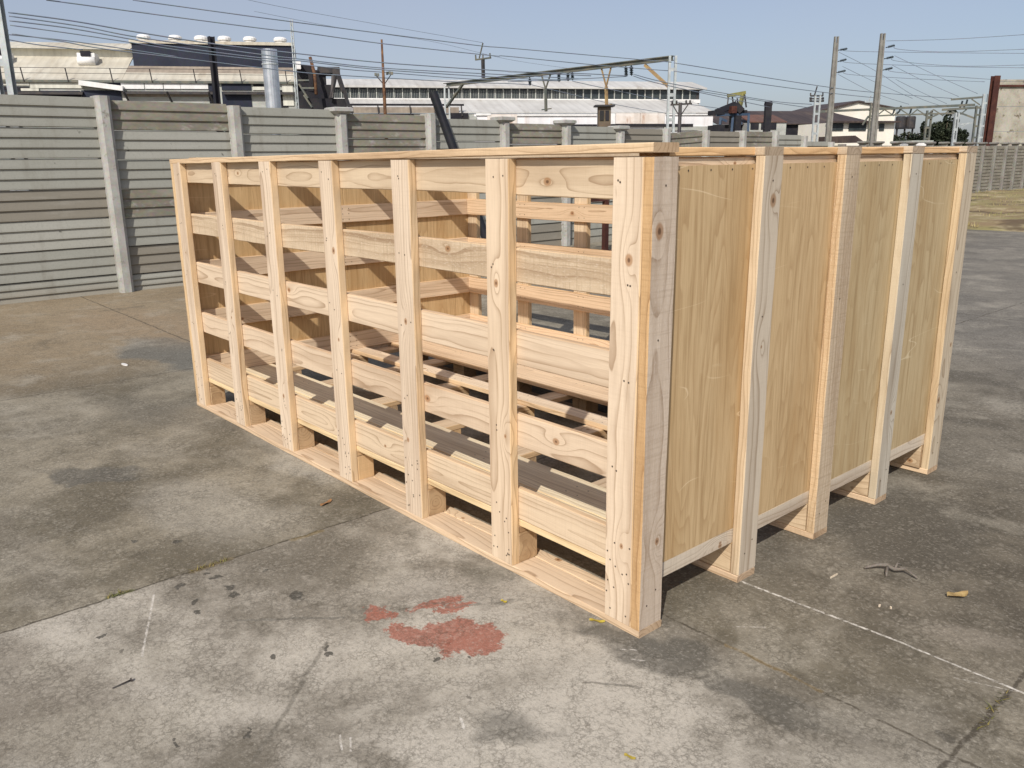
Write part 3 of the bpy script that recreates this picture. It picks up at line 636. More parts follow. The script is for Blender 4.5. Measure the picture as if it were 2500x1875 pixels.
thing_mesh(mb,'nail',STEEL_DK,'dark loose nail lying on the concrete at the lower left','nail')
CHIP=simple('wood_chip',(.70,.60,.46,1),(.6,.5,.38,1),60,.8); PEB=simple('pale_chip',(.75,.73,.70,1),(.6,.58,.55,1),60,.8)
for (x,y,l,w,m,lab) in ((-4.85,.02,.11,.035,PEB,'scrap of white paper lying on the tan concrete left of the crate'),(.9,2.35,.03,.02,PEB,'white chip of stone on the dark concrete at the far right'),(.40,.72,.014,.007,CHIP,'pale wood chip beside the chalk line'),(.43,.735,.011,.006,CHIP,'smaller wood chip next to the chip by the chalk line'),(.20,.80,.05,.003,CHIP,'thin wood splinter right of the second crate foot')):
    mb=MB(); a=rnd.uniform(0,3)
    pts=[(math.cos(q)*l/2*rnd.uniform(.7,1),math.sin(q)*w/2*rnd.uniform(.7,1)) for q in [k*math.pi/4 for k in range(8)]]
    c,s_=math.cos(a),math.sin(a); mb.prism([(x+p*c-q*s_,y+p*s_+q*c) for p,q in pts],'z',.0005,.007)
    thing_mesh(mb,'paper_scrap' if 'paper' in lab else ('stone_chip' if 'stone' in lab else 'wood_chip'),m,lab,'litter')

# ------------------------------------------------------------------ beyond the wall: helpers for buildings set on a local frame
FA=Vector((.474,.881,0)); FN=Vector((.881,-.474,0)); FRZ=math.atan2(.881,.474)
class Frame:                                                   # local x along the front, local y into the building
    def __init__(s,px,py,depth): s.O=at(px,py,depth); s.O.z=0
    def p(s,px,py,inn=0.0):
        P=onplane(px,py,s.O-FN*inn,FN); d=P-s.O; return d.dot(FA), P.z
    def root(s,name,label,cat,group=None):
        e=empty(name,s.O,FRZ); tag(e,label,cat,group); return e
def rect(fr,mb,pts4,inn=0.0,th=.06,mi=0):                      # slab on the front from pixel corners x0,y0,x1,y1
    x0,y0,x1,y1=pts4; s0,z1=fr.p(x0,y0,inn); s1,z0=fr.p(x1,y1,inn); s0b,z0b=fr.p(x0,y1,inn); s1b,z1b=fr.p(x1,y0,inn)
    a,b=(s0+s0b)/2,(s1+s1b)/2
    mb.box(min(a,b),max(a,b),inn-th,inn,max(0,min(z0,z0b)),max(z1,z1b),mi)

# ---------------- long cream factory on the left
F=Frame(350,200,90)
fac=F.root('factory','long cream corrugated factory with a dark blue roof box, beyond the wall at left','factory')
sL=F.p(-260,190)[0]; sR=F.p(722,200)[0]; zE=F.p(300,196)[1]
sB0=F.p(322,120,8)[0]; sB1=F.p(716,130,8)[0]
D1=8.0; z1=F.p(150,138,D1)[1]; z2=F.p(150,121,D1)[1]; z3=F.p(150,106,D1+1.5)[1]
def slope(mb,s0,s1,d0,d1,za,zb,th=.12,mi=0): mb.prism([(d0,za),(d1,zb),(d1,zb-th),(d0,za-th)],'x',s0,s1,mi)
mb=MB(); mb.box(sL,sR-.02,.02,26,0,zE-.16); mb.build('wall',WALL_GREY,fac)
mb=MB(); slope(mb,sL,sB0-.01,-.12,D1,zE,z1); slope(mb,sL,sB0-.01,D1-.8,D1+4,z2+.15,z3+.4); mb.build('roof',ROOF_CREAM,fac)
DB=D1*.62; zq=lambda t: zE+(z1-zE)*t
mb=MB(); slope(mb,sB0,sR,-.12,D1*.33,zE,zq(.33)); mb.build('roof',ROOF_CREAM,fac)
mb=MB(); slope(mb,sB0,sR,D1*.33+.01,DB+.1,zq(.33),zq(.63)); mb.build('roof',ROOF_SOOT,fac)
mb=MB(); mb.box(sL,sB0-.02,D1,D1+.1,z1-.2,z2+.1); mb.build('upper_wall',WALL_CREAM,fac)
zb=zq(.62); zt=F.p(520,109,DB)[1]; sB0=F.p(322,120,DB)[0]; sB1=F.p(716,130,DB)[0]
mb=MB(); mb.box(sB0,sB1,DB,D1+9,zb-.3,zt); mb.build('roof_box',NAVY,fac)
mb=MB(); mb.box(sB0-.2,sB1+.2,DB-.2,D1+9.3,zt+.01,zt+.34); mb.build('box_roof',ROOF_CREAM,fac)
for q in (351,428,491,548,610,684):
    s_,_=F.p(q,100,DB+1.4); z=zt+.345; mb=MB()
    mb.tube_profile(Vector((s_,DB+1.4,z-.1)),[(.62,0),(.62,.28),(.5,.32),(.74,.40),(.76,.62),(.6,.80),(.3,.86)],14,0); mb.build('ventilator',WHITEP,fac)
for q,yy in ((218,139),(8,136)):
    s_,z=F.p(q,yy,D1*.8); mb=MB(); mb.box(s_-.9,s_+.9,D1*.8-1.6,D1*.8+.6,z-1.0,z+.25); 
    mb.tube([(s_-.9,D1*.8-1.5,z-.55),(s_+.9,D1*.8-1.5,z-.55)],.42,10); o=mb.build('roof_scoop',WHITEP,fac)
    mb=MB(); mb.box(s_-.5,s_+.5,D1*.8-1.75,D1*.8-1.65,z-.1,z+.45); mb.box(s_-.6,s_+.6,D1*.8-1.6,D1*.8+.2,z+.26,z+.36); mb.build('louvre',BLACKISH,o)
mb=MB(); mb.box(sL,sR,-.34,-.13,zE-.26,zE-.03); mb.build('gutter',STEEL_GN,fac)
for q in (60,168,276,372,478,590,648,700):
    s_,_=F.p(q,190); mb=MB(); mb.bar((s_,-.36,zE-.2),(s_-.12,-.5,zE+1.15),.10); mb.build('rail_post',STEEL_DK,fac)
mb=MB(); mb.tube([(sL,-.72,zE+1.12),(sR,-.72,zE+1.12)],.03,6); mb.tube([(sL,-.65,zE+.6),(sR,-.65,zE+.6)],.025,6); mb.build('hand_rail',STEEL_DK,fac)
def slabs(name,mat,items,th=.12,root=None,fr=None,inn=0.0):
    for it in items:
        mb=MB(); rect(fr or F,mb,it,inn,th); mb.build(name,mat,root or fac)
slabs('cladding_sheet',WALL_CREAM,[(-200,199,72,207),(74,199,202,215),(617,212,652,220),(690,205,716,258)],.10)
slabs('white_panel',WALL_CREAM,[(52,216,96,222)],.14)
slabs('white_panel',WHITEP,[(296,202,352,217),(354,202,398,217),(400,202,440,217),(441,202,508,217)],.14)
slabs('opening',NAVY,[(206,198,294,211),(-200,222,196,231),(200,221,297,246),(541,203,613,220),(543,224,614,262),(509,203,528,222)],.08)
slabs('opening',BLACKISH,[(-200,212,72,219),(680,220,702,262),(-200,232,199,250),(511,222,527,258),(618,206,650,211)],.07)
slabs('grimy_sheet',ROOF_SOOT,[(303,229,402,236),(405,228,508,236),(618,224,656,232)],.06)
mb=MB(); a0=F.p(196,203)[0]; a1=F.p(303,217)[0]; zz0=F.p(196,203)[1]; zz1=F.p(303,217)[1]
mb.bar((a0,-.5,zz0),(a1,-.5,zz1),.5,.5); mb.build('fallen_gutter',WHITEP,fac)
for (q0,q1,yy) in ((-200,204,220),(300,520,221),(545,720,222)):
    mb=MB(); s0,z0=F.p(q0,yy); s1,_=F.p(q1,yy); mb.prism([(-.7,z0-.25),(-.01,z0-.05),(-.01,z0-.15),(-.7,z0-.40)],'x',s0,s1); mb.build('canopy',STEEL_DK,fac)
for q in (308,412,512):
    s0,z0=F.p(q,226); mb=MB(); mb.bar((s0,-1.3,z0),(s0+.35,-.1,z0-1.3),.16); mb.build('canopy_brace',STEEL_DK,fac)
# bright duct, steel pole, aerial
P0=at(668,262,82); P0.z=0; zt_=at(656,125,82).z
e=root_at('exhaust_stack',P0,'bright round metal exhaust duct standing in front of the dark roof box','stack')
mb=MB(); mb.tube_profile(P0,[(.50,0),(.50,zt_*.45),(.74,zt_*.52),(.74,zt_)],20,0); sub(mb,'duct',DUCT,e)
mb=MB(); mb.tube_profile(P0+Vector((0,0,zt_*.50)),[(.82,0),(.82,.16)],20,0); sub(mb,'clamp_ring',STEEL_DK,e)
mb=MB(); mb.tube_profile(P0+Vector((0,0,zt_*.88)),[(.80,0),(.80,.12)],20,0); sub(mb,'top_ring',GALV,e)
def pole(name,px,py0,py1,depth,w,mat,label,cat='pole',h=None,group=None):
    P=at(px,py1,depth); zt=at(px,py0,depth).z; P.z=0; mb=MB()
    a=w/2; tw=w*.12                                            # I-section
    mb.box(P.x-a,P.x+a,P.y-a,P.y-a+tw,0,zt); mb.box(P.x-a,P.x+a,P.y+a-tw,P.y+a,0,zt); mb.box(P.x-tw/2,P.x+tw/2,P.y-a+tw,P.y+a-tw,0,zt-.002)
    return thing_mesh(mb,name,mat,label,cat,group,base=P),P,zt
pole('steel_pole',531,95,255,60,.38,BLACKISH,'stout black steel pole rising in front of the dark roof box')
P=at(720,160,70); zt_=at(718,52,70).z; P.z=0; mb=MB()
for dx,dy in ((.12,0),(-.06,.1),(-.06,-.1)): mb.tube([(P.x+dx,P.y+dy,0),(P.x+dx,P.y+dy,zt_)],.045,6)
for k in range(int(zt_/.5)):
    z=k*.5; q=[(.12,0),(-.06,.1),(-.06,-.1)]
    for i in range(3): a_,b_=q[i],q[(i+1)%3]; mb.bar((P.x+a_[0],P.y+a_[1],z),(P.x+b_[0],P.y+b_[1],z+.5),.03)
thing_mesh(mb,'lattice_aerial',GALV,'thin lattice aerial mast rising at the right end of the cream factory','mast',base=P)

# ---------------- dark plant between the factory and the white warehouse
PO=at(775,262,95); PO.z=0; pl=root_at('process_plant',PO,'soot black conveyor tower with a boxed head and slanting legs','plant')
G=lambda px,py,dd=95: at(px,py,dd)
def gbox(mb,x0,y0,x1,y1,dd,depth_m,mi=0):
    a_=G(x0,y1,dd); b_=G(x1,y0,dd); c=(a_+b_)/2; w=(G(x1,y1,dd)-a_).length; 
    Mx=Matrix.Translation((c.x,c.y,0))@Matrix.Rotation(FRZ,4,'Z'); mb.box(-w/2,w/2,0,depth_m,max(0,a_.z),b_.z,mi,Mx)
mb=MB(); gbox(mb,722,160,765,275,95,7); gbox(mb,764,172,778,275,95.5,4); gbox(mb,730,240,846,275,94,3); gbox(mb,722,222,800,243,94.5,2); sub(mb,'tower',BLACKISH,pl)
mb=MB(); gbox(mb,776,163,829,178,94,4); gbox(mb,812,166,830,184,93.6,4.6); sub(mb,'head_box',STEEL_DK,pl)
mb=MB(); gbox(mb,776,178,796,207,94.5,3); gbox(mb,776,207,812,262,94.6,3); sub(mb,'chute',BLACKISH,pl)
for (x0,y0,x1,y1) in ((827,183,857,275),(824,183,838,225),(813,185,811,240),(820,184,808,240)):
    mb=MB(); mb.bar(G(x0,y0,93.5),G(x1,y1,93.5),.28); sub(mb,'leg',STEEL_DK,pl)
mb=MB(); mb.tube([G(757,140,92),G(768,180,92),G(772,230,92)],.18,8); sub(mb,'pipe',RUST,pl)
mb=MB(); gbox(mb,722,150,734,168,93,1.0); sub(mb,'cowl',WHITEP,pl)
for (x0,y0,x1,y1) in ((722,196,755,196),(735,215,770,215),(730,205,752,240),(742,232,762,262)):
    mb=MB(); mb.bar(G(x0,y0,93.0),G(x1,y1,93.0),.16); sub(mb,'brace',STEEL_GN,pl)

# ---------------- white warehouse with clerestory
F=Frame(1400,290,120)
wh=F.root('warehouse','long white warehouse with a glazed clerestory strip and rust streaked walls, beyond the wall','warehouse')
D2=9.0; s0=F.p(560,275)[0]; s1=F.p(1746,275)[0]; zE=F.p(1500,274)[1]; zs=F.p(1300,243,D2)[1]; zt=F.p(1300,217,D2)[1]; zr=F.p(1300,209,D2-.6)[1]
sm=F.p(1158,275)[0]; sc=F.p(1708,230,D2)[0]
mb=MB(); mb.box(sm,s1-.3,.05,30,0,zE-.16); mb.build('wall',WALL_WHITE,wh)
mb=MB(); mb.box(s0,sm-.01,.06,30,0,zE-.17); mb.build('wall',WALL_GREY,wh)
mb=MB(); slope(mb,s0,s1,-.12,D2,zE,zs); mb.build('roof',ROOF_GREY,wh)
mb=MB(); mb.box(s0,sc,D2+.12,D2+10,zs-.6,zt); mb.build('clerestory_wall',STEEL_DK,wh)
mb=MB(); mb.prism([(D2-.7,zt+.02),(D2-.7,zt+.28),(D2+5,zr+1.2),(D2+11,zt+.28),(D2+11,zt+.02)],'x',s0,sc+.9); mb.build('ridge_roof',ROOF_GREY,wh)
mb=MB(); mb.box(s0,sc+.1,D2-.12,D2+.11,zs-.45,zs+.10); mb.build('sill_band',WHITEP,wh)
nb=46; bw=(sc-.4-F.p(790,230,D2)[0])/nb; sW=F.p(790,230,D2)[0]
for k in range(nb):
    a_=sW+bw*k; mb=MB(); mb.box(a_+.10,a_+bw-.10,D2+.06,D2+.10,zs+.12,zt-.12)
    o=mb.build('window',GLASS,wh)
    mb=MB(); mb.box(a_-.07,a_+.07,D2-.06,D2+.11,zs+.11,zt-.01)
    if k<30:
        for q in range(1,5): mb.box(a_+bw*q/5-.014,a_+bw*q/5+.014,D2+.02,D2+.058,zs+.12,zt-.25)
    mb.build('mullion',WALL_GREY,o)
slabs('rusty_sheet',WALL_RUST,[(1503,274,1562,302),(1563,274,1622,302),(1190,279,1262,304)],.10,wh,F)
slabs('white_sheet',WHITEP,[(1262,279,1456,283),(1162,277,1198,282),(1625,278,1745,281),(1490,277,1501,304)],.16,wh,F)
slabs('dark_band',BLACKISH,[(830,254,1132,258),(1100,276,1142,290),(800,278,1010,292),(1490,303,1690,309),(1300,304,1456,308)],.3,wh,F)
slabs('stained_band',ROOF_SOOT,[(850,262,1120,276)],.2,wh,F)
slabs('lower_wall',WALL_GREY,[(1620,309,1745,318),(1146,284,1163,300)],.2,wh,F)
for q in (858,922,1000,1060,1125):
    s_,z=F.p(q,258); mb=MB(); mb.bar((s_,-.4,z),(s_+.1,-.4,z-1.4),.16); mb.build('bracket',STEEL_DK,wh)

# ---------------- brown hut-like chimney and short posts just past the wall
P=at(1474,330,26); P.z=0; zt=at(1474,262,26).z
e=root_at('chimney',P,'squat brown masonry chimney with a flat dark cap, poking above the precast wall','chimney')
Mx=Matrix.Translation(P)@Matrix.Rotation(YAW,4,'Z'); mb=MB(); 
mb.box(-.19,.19,-.18,.18,zt*.78,zt-.005,0,Mx)
for k in range(9): mb.box(-.205,.205,-.2,.2,k*zt/9*.8+.001,(k+1)*zt/9*.8-.012,0,Mx); mb.box(-.195,.195,-.19,.19,k*zt/9*.8,(k+1)*zt/9*.8,0,Mx)
sub(mb,'shaft',BRICKB,e)
mb=MB(); mb.box(-.15,-.03,-.205,-.181,zt*.86,zt*.96,0,Mx); mb.box(.02,.13,-.205,-.181,zt*.86,zt*.96,0,Mx); sub(mb,'flue_opening',BLACKISH,e)
mb=MB(); mb.box(-.30,.30,-.3,.3,zt,zt+.05,0,Mx); sub(mb,'cap',STEEL_DK,e)
P=at(1658,330,44); P.z=0; zt=at(1658,252,44).z; mb=MB(); mb.tube([P,(P.x,P.y,zt)],[.11,.09],8)
q=rgt.copy(); q.z=0; q.normalize(); mb.bar(P+q*-.5+Vector((0,0,zt-.1)),P+q*.6+Vector((0,0,zt-.05)),.09); mb.bar(P+q*-.4+Vector((0,0,zt-.1)),P+Vector((0,0,zt-.7)),.05); mb.bar(P+q*.4+Vector((0,0,zt-.1)),P+Vector((0,0,zt-.7)),.05)
for dx in (-.42,-.2,.3,.5): mb.tube([P+q*dx+Vector((0,0,zt-.05)),P+q*dx+Vector((0,0,zt+.12))],.05,6)
thing_mesh(mb,'telegraph_pole',STEEL_DK,'short dark telegraph pole with a crossarm, right of the near gantry mast','pole',base=P)

# ---------------- railway masts and gantries
def lattice_mast(mb,P,zt,w,ang,d=.12,step=.9,zb=0):
    Mx=Matrix.Translation((P.x,P.y,0))@Matrix.Rotation(ang,4,'Z')
    for s_ in (-1,1):
        mb.box(s_*w/2-d/2,s_*w/2+d/2,-.11,-.09,zb,zt,0,Mx); mb.box(s_*w/2-d/2*1,s_*w/2-d/2+.02 if s_<0 else s_*w/2-d/2+.02,-.09,.11,zb,zt,0,Mx); mb.box(s_*w/2-d/2,s_*w/2+d/2,.11,.13,zb,zt,0,Mx)
    z=zb+.5
    while z<zt-.2:
        mb.box(-w/2+d/2+.001,w/2-d/2-.001,-.088,-.072,z,z+.22,0,Mx); z+=step
gang=math.atan2(rgt.y,rgt.x)
PL=at(26,300,27); PL.z=0; e=root_at('railway_mast',PL,'tall pale galvanised twin-channel railway mast at the far left edge','mast')
mb=MB(); lattice_mast(mb,PL,9.2,.42,gang,.19,1.3); sub(mb,'mast',GALV,e)
mb=MB(); mb.tube([at(6,48,26.6),at(12,60,26.6),at(18,74,26.6),at(17,82,26.6)],.03,6); sub(mb,'bracket',STEEL_DK,e)
PR=at(1637,300,57); PR.z=0; PLf=at(1093,300,75); PLf.z=0
zR=at(1637,141,57).z; zbR=at(1630,146,57).z; zbL=at(1090,209,75).z
e=root_at('railway_gantry',(PR+PLf)/2,'near portal gantry with a long rising beam, in front of the white warehouse','gantry')
mb=MB(); lattice_mast(mb,PR,zR,.40,gang,.15,1.6); sub(mb,'mast',GALV,e)
mb=MB(); lattice_mast(mb,PLf,zbL-.2,.38,gang,.13,1.4); sub(mb,'mast',GALV,e)
bA=Vector((PLf.x,PLf.y,zbL)); bB=Vector((PR.x,PR.y,zbR)); gd=(bB-bA); gn=Vector((gd.y,-gd.x,0)).normalized()
mb=MB(); mb.bar(bA+Vector((0,0,.12))-gd.normalized()*.3,bB+Vector((0,0,.12)),.30,.06); mb.bar(bA,bB,.05,.30); mb.bar(bA-Vector((0,0,.14)),bB-Vector((0,0,.14)),.26,.05); sub(mb,'beam',STEEL_GN,e)
gp=lambda px,py: onplane(px,py,bA,gn)
for (x0,y0,x1,y1,m_) in ((1130,205,1090,262,STEEL_GN),(1575,159,1633,212,OCHRE)):
    mb=MB(); mb.bar(gp(x0,y0),gp(x1,y1),.22,.16); sub(mb,'knee_brace',m_,e)
mb=MB(); mb.bar(gp(1180,190),gp(1179,145),.22); sub(mb,'finial_post',STEEL_DK,e)
mb=MB(); mb.bar(gp(1161,146),gp(1198,141),.12); mb.bar(gp(1162,147),gp(1161,134),.09); mb.bar(gp(1197,142),gp(1196,130),.09); mb.bar(gp(1179,142),gp(1179,132),.08); mb.bar(gp(1170,142),gp(1179,105),.08); sub(mb,'finial_arm',STEEL_GN,e)
for (xa,ya,xb,yb,xc,yc,yd,m_) in ((1322,183,1344,181,1332,217,272,STEEL_GN),(1468,166,1492,163,1480,211,262,OCHRE)):
    mb=MB(); mb.bar(gp(xa,ya),gp(xc,yc),.09); mb.bar(gp(xb,yb),gp(xc,yc),.09); mb.bar(gp(xc,yc),gp(xc+1,yd),.17); mb.bar(gp(xc-9,yd-4),gp(xc+14,yd-7),.08); sub(mb,'drop_bracket',m_,e)
for (x_,y0,y1) in ((1293,187,209),(1364,178,200),(1386,176,198),(1397,174,196),(1528,160,186),(1541,157,185)):
    mb=MB(); a_=gp(x_,y0); b_=gp(x_+1,y1); mb.tube([a_,b_],.04,6)
    for k in range(5): c_=a_.lerp(b_,.25+.15*k); mb.tube_profile(c_,[(.05,-.06),(.16,0),(.06,.05)],10,0)
    sub(mb,'insulator',INSUL,e)
# rusty lamp pole between factory and gantry
P=at(941,290,52); P.z=0; zt=at(934,103,52).z
e=root_at('lamp_pole',P,'thin rusty pole with a small cluster of floodlights halfway up, left of the gantry','pole')
mb=MB(); mb.tube([P,(P.x,P.y,zt*.6),(P.x,P.y,zt)],[.12,.10,.06],8); sub(mb,'pole',RUST,e)
mb=MB(); c=at(937,190,52); 
for (dx,y_) in ((-20,182),(-14,183),(8,179),(14,178),(20,179)):
    q_=at(937+dx,y_,52); mb=MB(); mb.bar(q_-rgt*.06,q_+rgt*.06,.14,.18); sub(mb,'floodlight',STEEL_GN,e)
mb=MB(); mb.bar(at(917,183,52),at(936,205,52),.05); mb.bar(at(956,180,52),at(939,205,52),.05); sub(mb,'bracket',STEEL_DK,e)

# two concrete poles with side insulators
def conc_pole(px0,py0,px1,py1,depth,label,ins):
    P=at(px1,py1,depth); P.z=0; zt=at(px0,py0,depth).z; e=root_at('concrete_pole',P,label,'pole','concrete power poles')
    Mx=Matrix.Translation(P)@Matrix.Rotation(gang,4,'Z'); mb=MB(); wb,wtp=.44,.30
    for s_ in (-1,1):
        vs=[]
        for z,w in ((0,wb),(zt,wtp)): vs+=[Mx@Vector(v) for v in ((s_*w/2,-w*.35,z),(s_*w/6,-w*.35,z),(s_*w/6,w*.35,z),(s_*w/2,w*.35,z))]
        mb.add(vs,[(0,1,2,3),(7,6,5,4),(0,4,5,1),(1,5,6,2),(2,6,7,3),(3,7,4,0)])
    vs=[]
    for z,w in ((0,wb),(zt-.4,wtp)): vs+=[Mx@Vector(v) for v in ((w/6,-w*.15,z),(-w/6,-w*.15,z),(-w/6,w*.15,z),(w/6,w*.15,z))]
    mb.add(vs,[(0,1,2,3),(7,6,5,4),(0,4,5,1),(1,5,6,2),(2,6,7,3),(3,7,4,0)])
    sub(mb,'shaft',CONC_POLE,e)
    for (x0,y0,x1,y1) in ins:
        a_=at(x0,y0,depth); b_=at(x1,y1,depth-.3); mb=MB(); mb.tube([a_,a_.lerp(b_,.3)],.035,6)
        for k in range(6):
            c_=a_.lerp(b_,.3+.7*k/6); d_=a_.lerp(b_,.3+.7*(k+.6)/6); mb.tube([c_,d_],[.10,.05],8)
        mb.tube([a_.lerp(b_,.3),b_],.04,6); sub(mb,'insulator',INSUL,e)
    return P,zt
k4=lambda x,y:(1860+x*.28933,y*.28933)
conc_pole(2043,98,2021,350,62,'left one of the two tall slotted concrete power poles',[k4(640,425)+k4(722,410),k4(640,520)+k4(715,500),k4(620,615)+k4(708,595)])
conc_pole(2157,91,2130,350,58,'right and taller one of the two slotted concrete power poles',[k4(1045,402)+k4(1122,382),k4(1030,497)+k4(1112,478),k4(1020,592)+k4(1104,572)])

# ---------------- dark sheds, white gabled hall, plant at the right
F=Frame(1950,340,140)
sh=F.root('workshop','low workshop with a dark brown-black roof and a faded red lean-to, right of the warehouse','workshop')
a0=F.p(1748,300)[0]; a1=F.p(2178,300)[0]; zE=F.p(1950,302)[1]; 
mb=MB(); mb.box(a0,a1-.5,.1,18,0,zE-.12); mb.build('wall',BLACKISH,sh)
zr1=F.p(1950,271,9)[1]
mb=MB(); slope(mb,a0,F.p(2100,300)[0],-.5,9,zE,zr1); mb.build('roof',ROOF_DARK,sh)
mb=MB(); s_=F.p(2100,300)[0]; vs=[(s_+.01,-.5,zE),(a1,-.5,zE-.4),(a1-4,9,zE+.2),(s_+.01,9,zr1),(s_+.01,-.5,zE-.15),(a1,-.5,zE-.55),(a1-4,9,zE+.05),(s_+.01,9,zr1-.15)]
mb.add(vs,[(0,1,2,3),(7,6,5,4),(0,4,5,1),(1,5,6,2),(2,6,7,3),(3,7,4,0)]); mb.build('roof',ROOF_DARK,sh)
mb=MB(); b0,b1=F.p(1828,295,-2)[0],F.p(1918,295,-2)[0]; z0=F.p(1870,297,-2)[1]; z1_=F.p(1870,280,2)[1]; slope(mb,b0,b1,-2.5,2,z0,z1_,.15); mb.build('lean_to_roof',ROOF_RED,sh)
mb=MB(); mb.box(b0,b1,-2.3,-.02,0,z0-.16); mb.build('lean_to_wall',WALL_GREY,sh)
slabs('opening',BLACKISH,[(1832,300,1852,316),(1858,300,1895,316)],.1,sh,F,-2.32)
hp=Frame(2090,340,165)
hl=hp.root('hall','cream white gabled hall behind the dark workshop roof','hall')
c0,c1=hp.p(1990,272)[0],hp.p(2186,272)[0]; zL=hp.p(1990,276)[1]; zR_=hp.p(2186,266)[1]; cm=hp.p(2094,250)[0]; zp=hp.p(2094,250)[1]
mb=MB(); mb.prism([(c0,0),(c1,0),(c1,zR_),(cm,zp),(c0,zL)],'y',0,14); mb.build('gable_wall',PLASTER,hl)
mb=MB(); mb.prism([(c0-6,zL-1.4),(cm,zp+.02),(cm,zp+.35),(c0-6,zL-1.0)],'y',-.4,15); mb.prism([(cm,zp+.02),(c1+.4,zR_-.02),(c1+.4,zR_+.2),(cm,zp+.35)],'y',-.4,15); mb.build('roof',ROOF_DARK,hl)
fo=Frame(2100,340,128)
of=fo.root('annex','low white annex with a row of dark windows, behind the two concrete poles','annex')
d0,d1=fo.p(2018,330)[0],fo.p(2182,330)[0]; zt=fo.p(2100,300)[1]
mb=MB(); mb.box(d0,d1,.05,8,0,zt); mb.build('wall',PLASTER,of)
slabs('window',GLASS,[(2032,301,2058,319),(2072,301,2114,319),(2128,302,2140,318),(2146,302,2158,319)],.1,of,fo)
mb=MB(); e0,e1=fo.p(2012,345,-3)[0],fo.p(2092,345,-3)[0]; zz=fo.p(2050,349,-3)[1]; mb.prism([(e0,zz),(e1,zz),((e0+e1)/2+1,zz+1.0),(e0,zz+.9)],'y',-5,-1.5); mb.build('porch_roof',ROOF_DARK,of)
mb=MB(); mb.box(d0-.3,d1+.4,-.9,.04,zt+.002,zt+.25); mb.build('eaves',ROOF_DARK,of)
# machinery with a yellow jib
PO=at(1805,330,118); PO.z=0; e=root_at('loading_plant',PO,'dark loading machine with a yellow jib and blue frame, right of the warehouse','plant')
GG=lambda px,py: at(px,py,118)
mb=MB(); mb.bar(GG(1749,273),GG(1795,254),.9,.7); mb.bar(GG(1795,254),GG(1812,272),1.2,.9); gbox(mb,1748,268,1828,280,118,3); gbox(mb,1750,305,1770,325,117.5,3); gbox(mb,1795,282,1810,330,117.8,2); sub(mb,'body',BLACKISH,e)
mb=MB(); gbox(mb,1786,259,1800,276,117,2.5); sub(mb,'hopper',RUST_RED,e)
mb=MB(); mb.bar(GG(1776,234),GG(1820,226),.45); mb.bar(GG(1814,229),GG(1806,262),.45); sub(mb,'jib',YELLOWST,e)
for (x0,y0,x1,y1) in ((1778,238,1776,256),(1788,236,1790,252),(1800,240,1802,258),(1818,232,1822,262),(1796,246,1796,256)):
    mb=MB(); mb.bar(GG(x0,y0),GG(x1,y1),.16); sub(mb,'stay',STEEL_DK,e)
for (x0,y0,x1,y1) in ((1748,281,1830,279),(1790,281,1786,325),(1793,284,1812,303),(1828,280,1826,325),(1760,290,1775,296),(1760,287,1758,305)):
    mb=MB(); mb.bar(GG(x0,y0),GG(x1,y1),.32); sub(mb,'frame',BLUEST,e)
P=at(1871,330,112); P.z=0; zt=at(1873,249,112).z; mb=MB(); Mx=Matrix.Translation(P)@Matrix.Rotation(gang,4,'Z'); mb.box(-.40,.40,-.4,.4,0,zt,0,Mx); mb.box(-.44,.44,-.44,.44,zt-.5,zt-.2,0,Mx)
thing_mesh(mb,'chimney',BLACKISH,'square black steel chimney in front of the red lean-to roof','chimney',base=P)
# small signal pylon
P=at(1988,345,90); P.z=0; zt=at(1994,235,90).z; e=root_at('pylon',P,'slim lattice pylon with stacked crossarms, left of the concrete poles','pylon')
mb=MB(); lattice_mast(mb,P,zt,.5,gang,.16,1.0); sub(mb,'mast',GALV,e)
for k,(y_,w_) in enumerate(((234,15),(241,15),(247,15))):
    mb=MB(); mb.bar(at(1994-w_,y_,90),at(1994+w_,y_,90),.16); 
    if k==0: mb.bar(at(1979,234,90),at(1979,227,90),.12); mb.bar(at(2009,234,90),at(2009,226,90),.12); mb.bar(at(1988,234,90),at(1995,211,90),.1)
    else:
        for s_ in(-w_,w_): mb.tube([at(1994+s_,y_+1,90),at(1994+s_,y_-3,90)],.14,6)
    sub(mb,'crossarm',STEEL_DK,e)
# far gantry across the tracks
gA=at(2000,275,112); gB=at(2408,262,100); e=root_at('railway_gantry',Vector(((gA.x+gB.x)/2,(gA.y+gB.y)/2,0)),'distant truss gantry with several grey masts near the right edge','gantry')
gdir=gB-gA; gnn=Vector((gdir.y,-gdir.x,0)).normalized(); g2=lambda px,py: onplane(px,py,gA,gnn)
mb=MB(); mb.bar(g2(1990,273),g2(2380,256),.28); sub(mb,'top_chord',STEEL_GN,e)
mb=MB(); mb.bar(g2(2120,284),g2(2180,281),.18); mb.bar(g2(2180,281),g2(2345,276),.18); 
for k in range(12):
    a_=2120+20*k; mb.bar(g2(a_,283 if k%2 else 268),g2(a_+20,267 if k%2 else 281),.13)
mb.bar(g2(2345,276),g2(2380,289),.2); mb.bar(g2(2120,284),g2(2106,305),.2); mb.bar(g2(2275,290),g2(2255,280),.16); mb.bar(g2(2265,290),g2(2290,279),.16); sub(mb,'truss',STEEL_GN,e)
mb=MB(); mb.bar(g2(2322,243),g2(2400,237),.22); mb.bar(g2(2372,242),g2(2392,256),.14); mb.bar(g2(2300,268),g2(2398,262),.3,.25); sub(mb,'upper_arm',STEEL_GN,e)
for (px,y0) in ((2124,252),(2262,270),(2380,258),(2394,230)):
    P=g2(px,340); P.z=0; mb=MB(); lattice_mast(mb,P,g2(px,y0).z,.55,gang,.2,1.3); sub(mb,'mast',GALV if px>2390 else STEEL_GN,e)
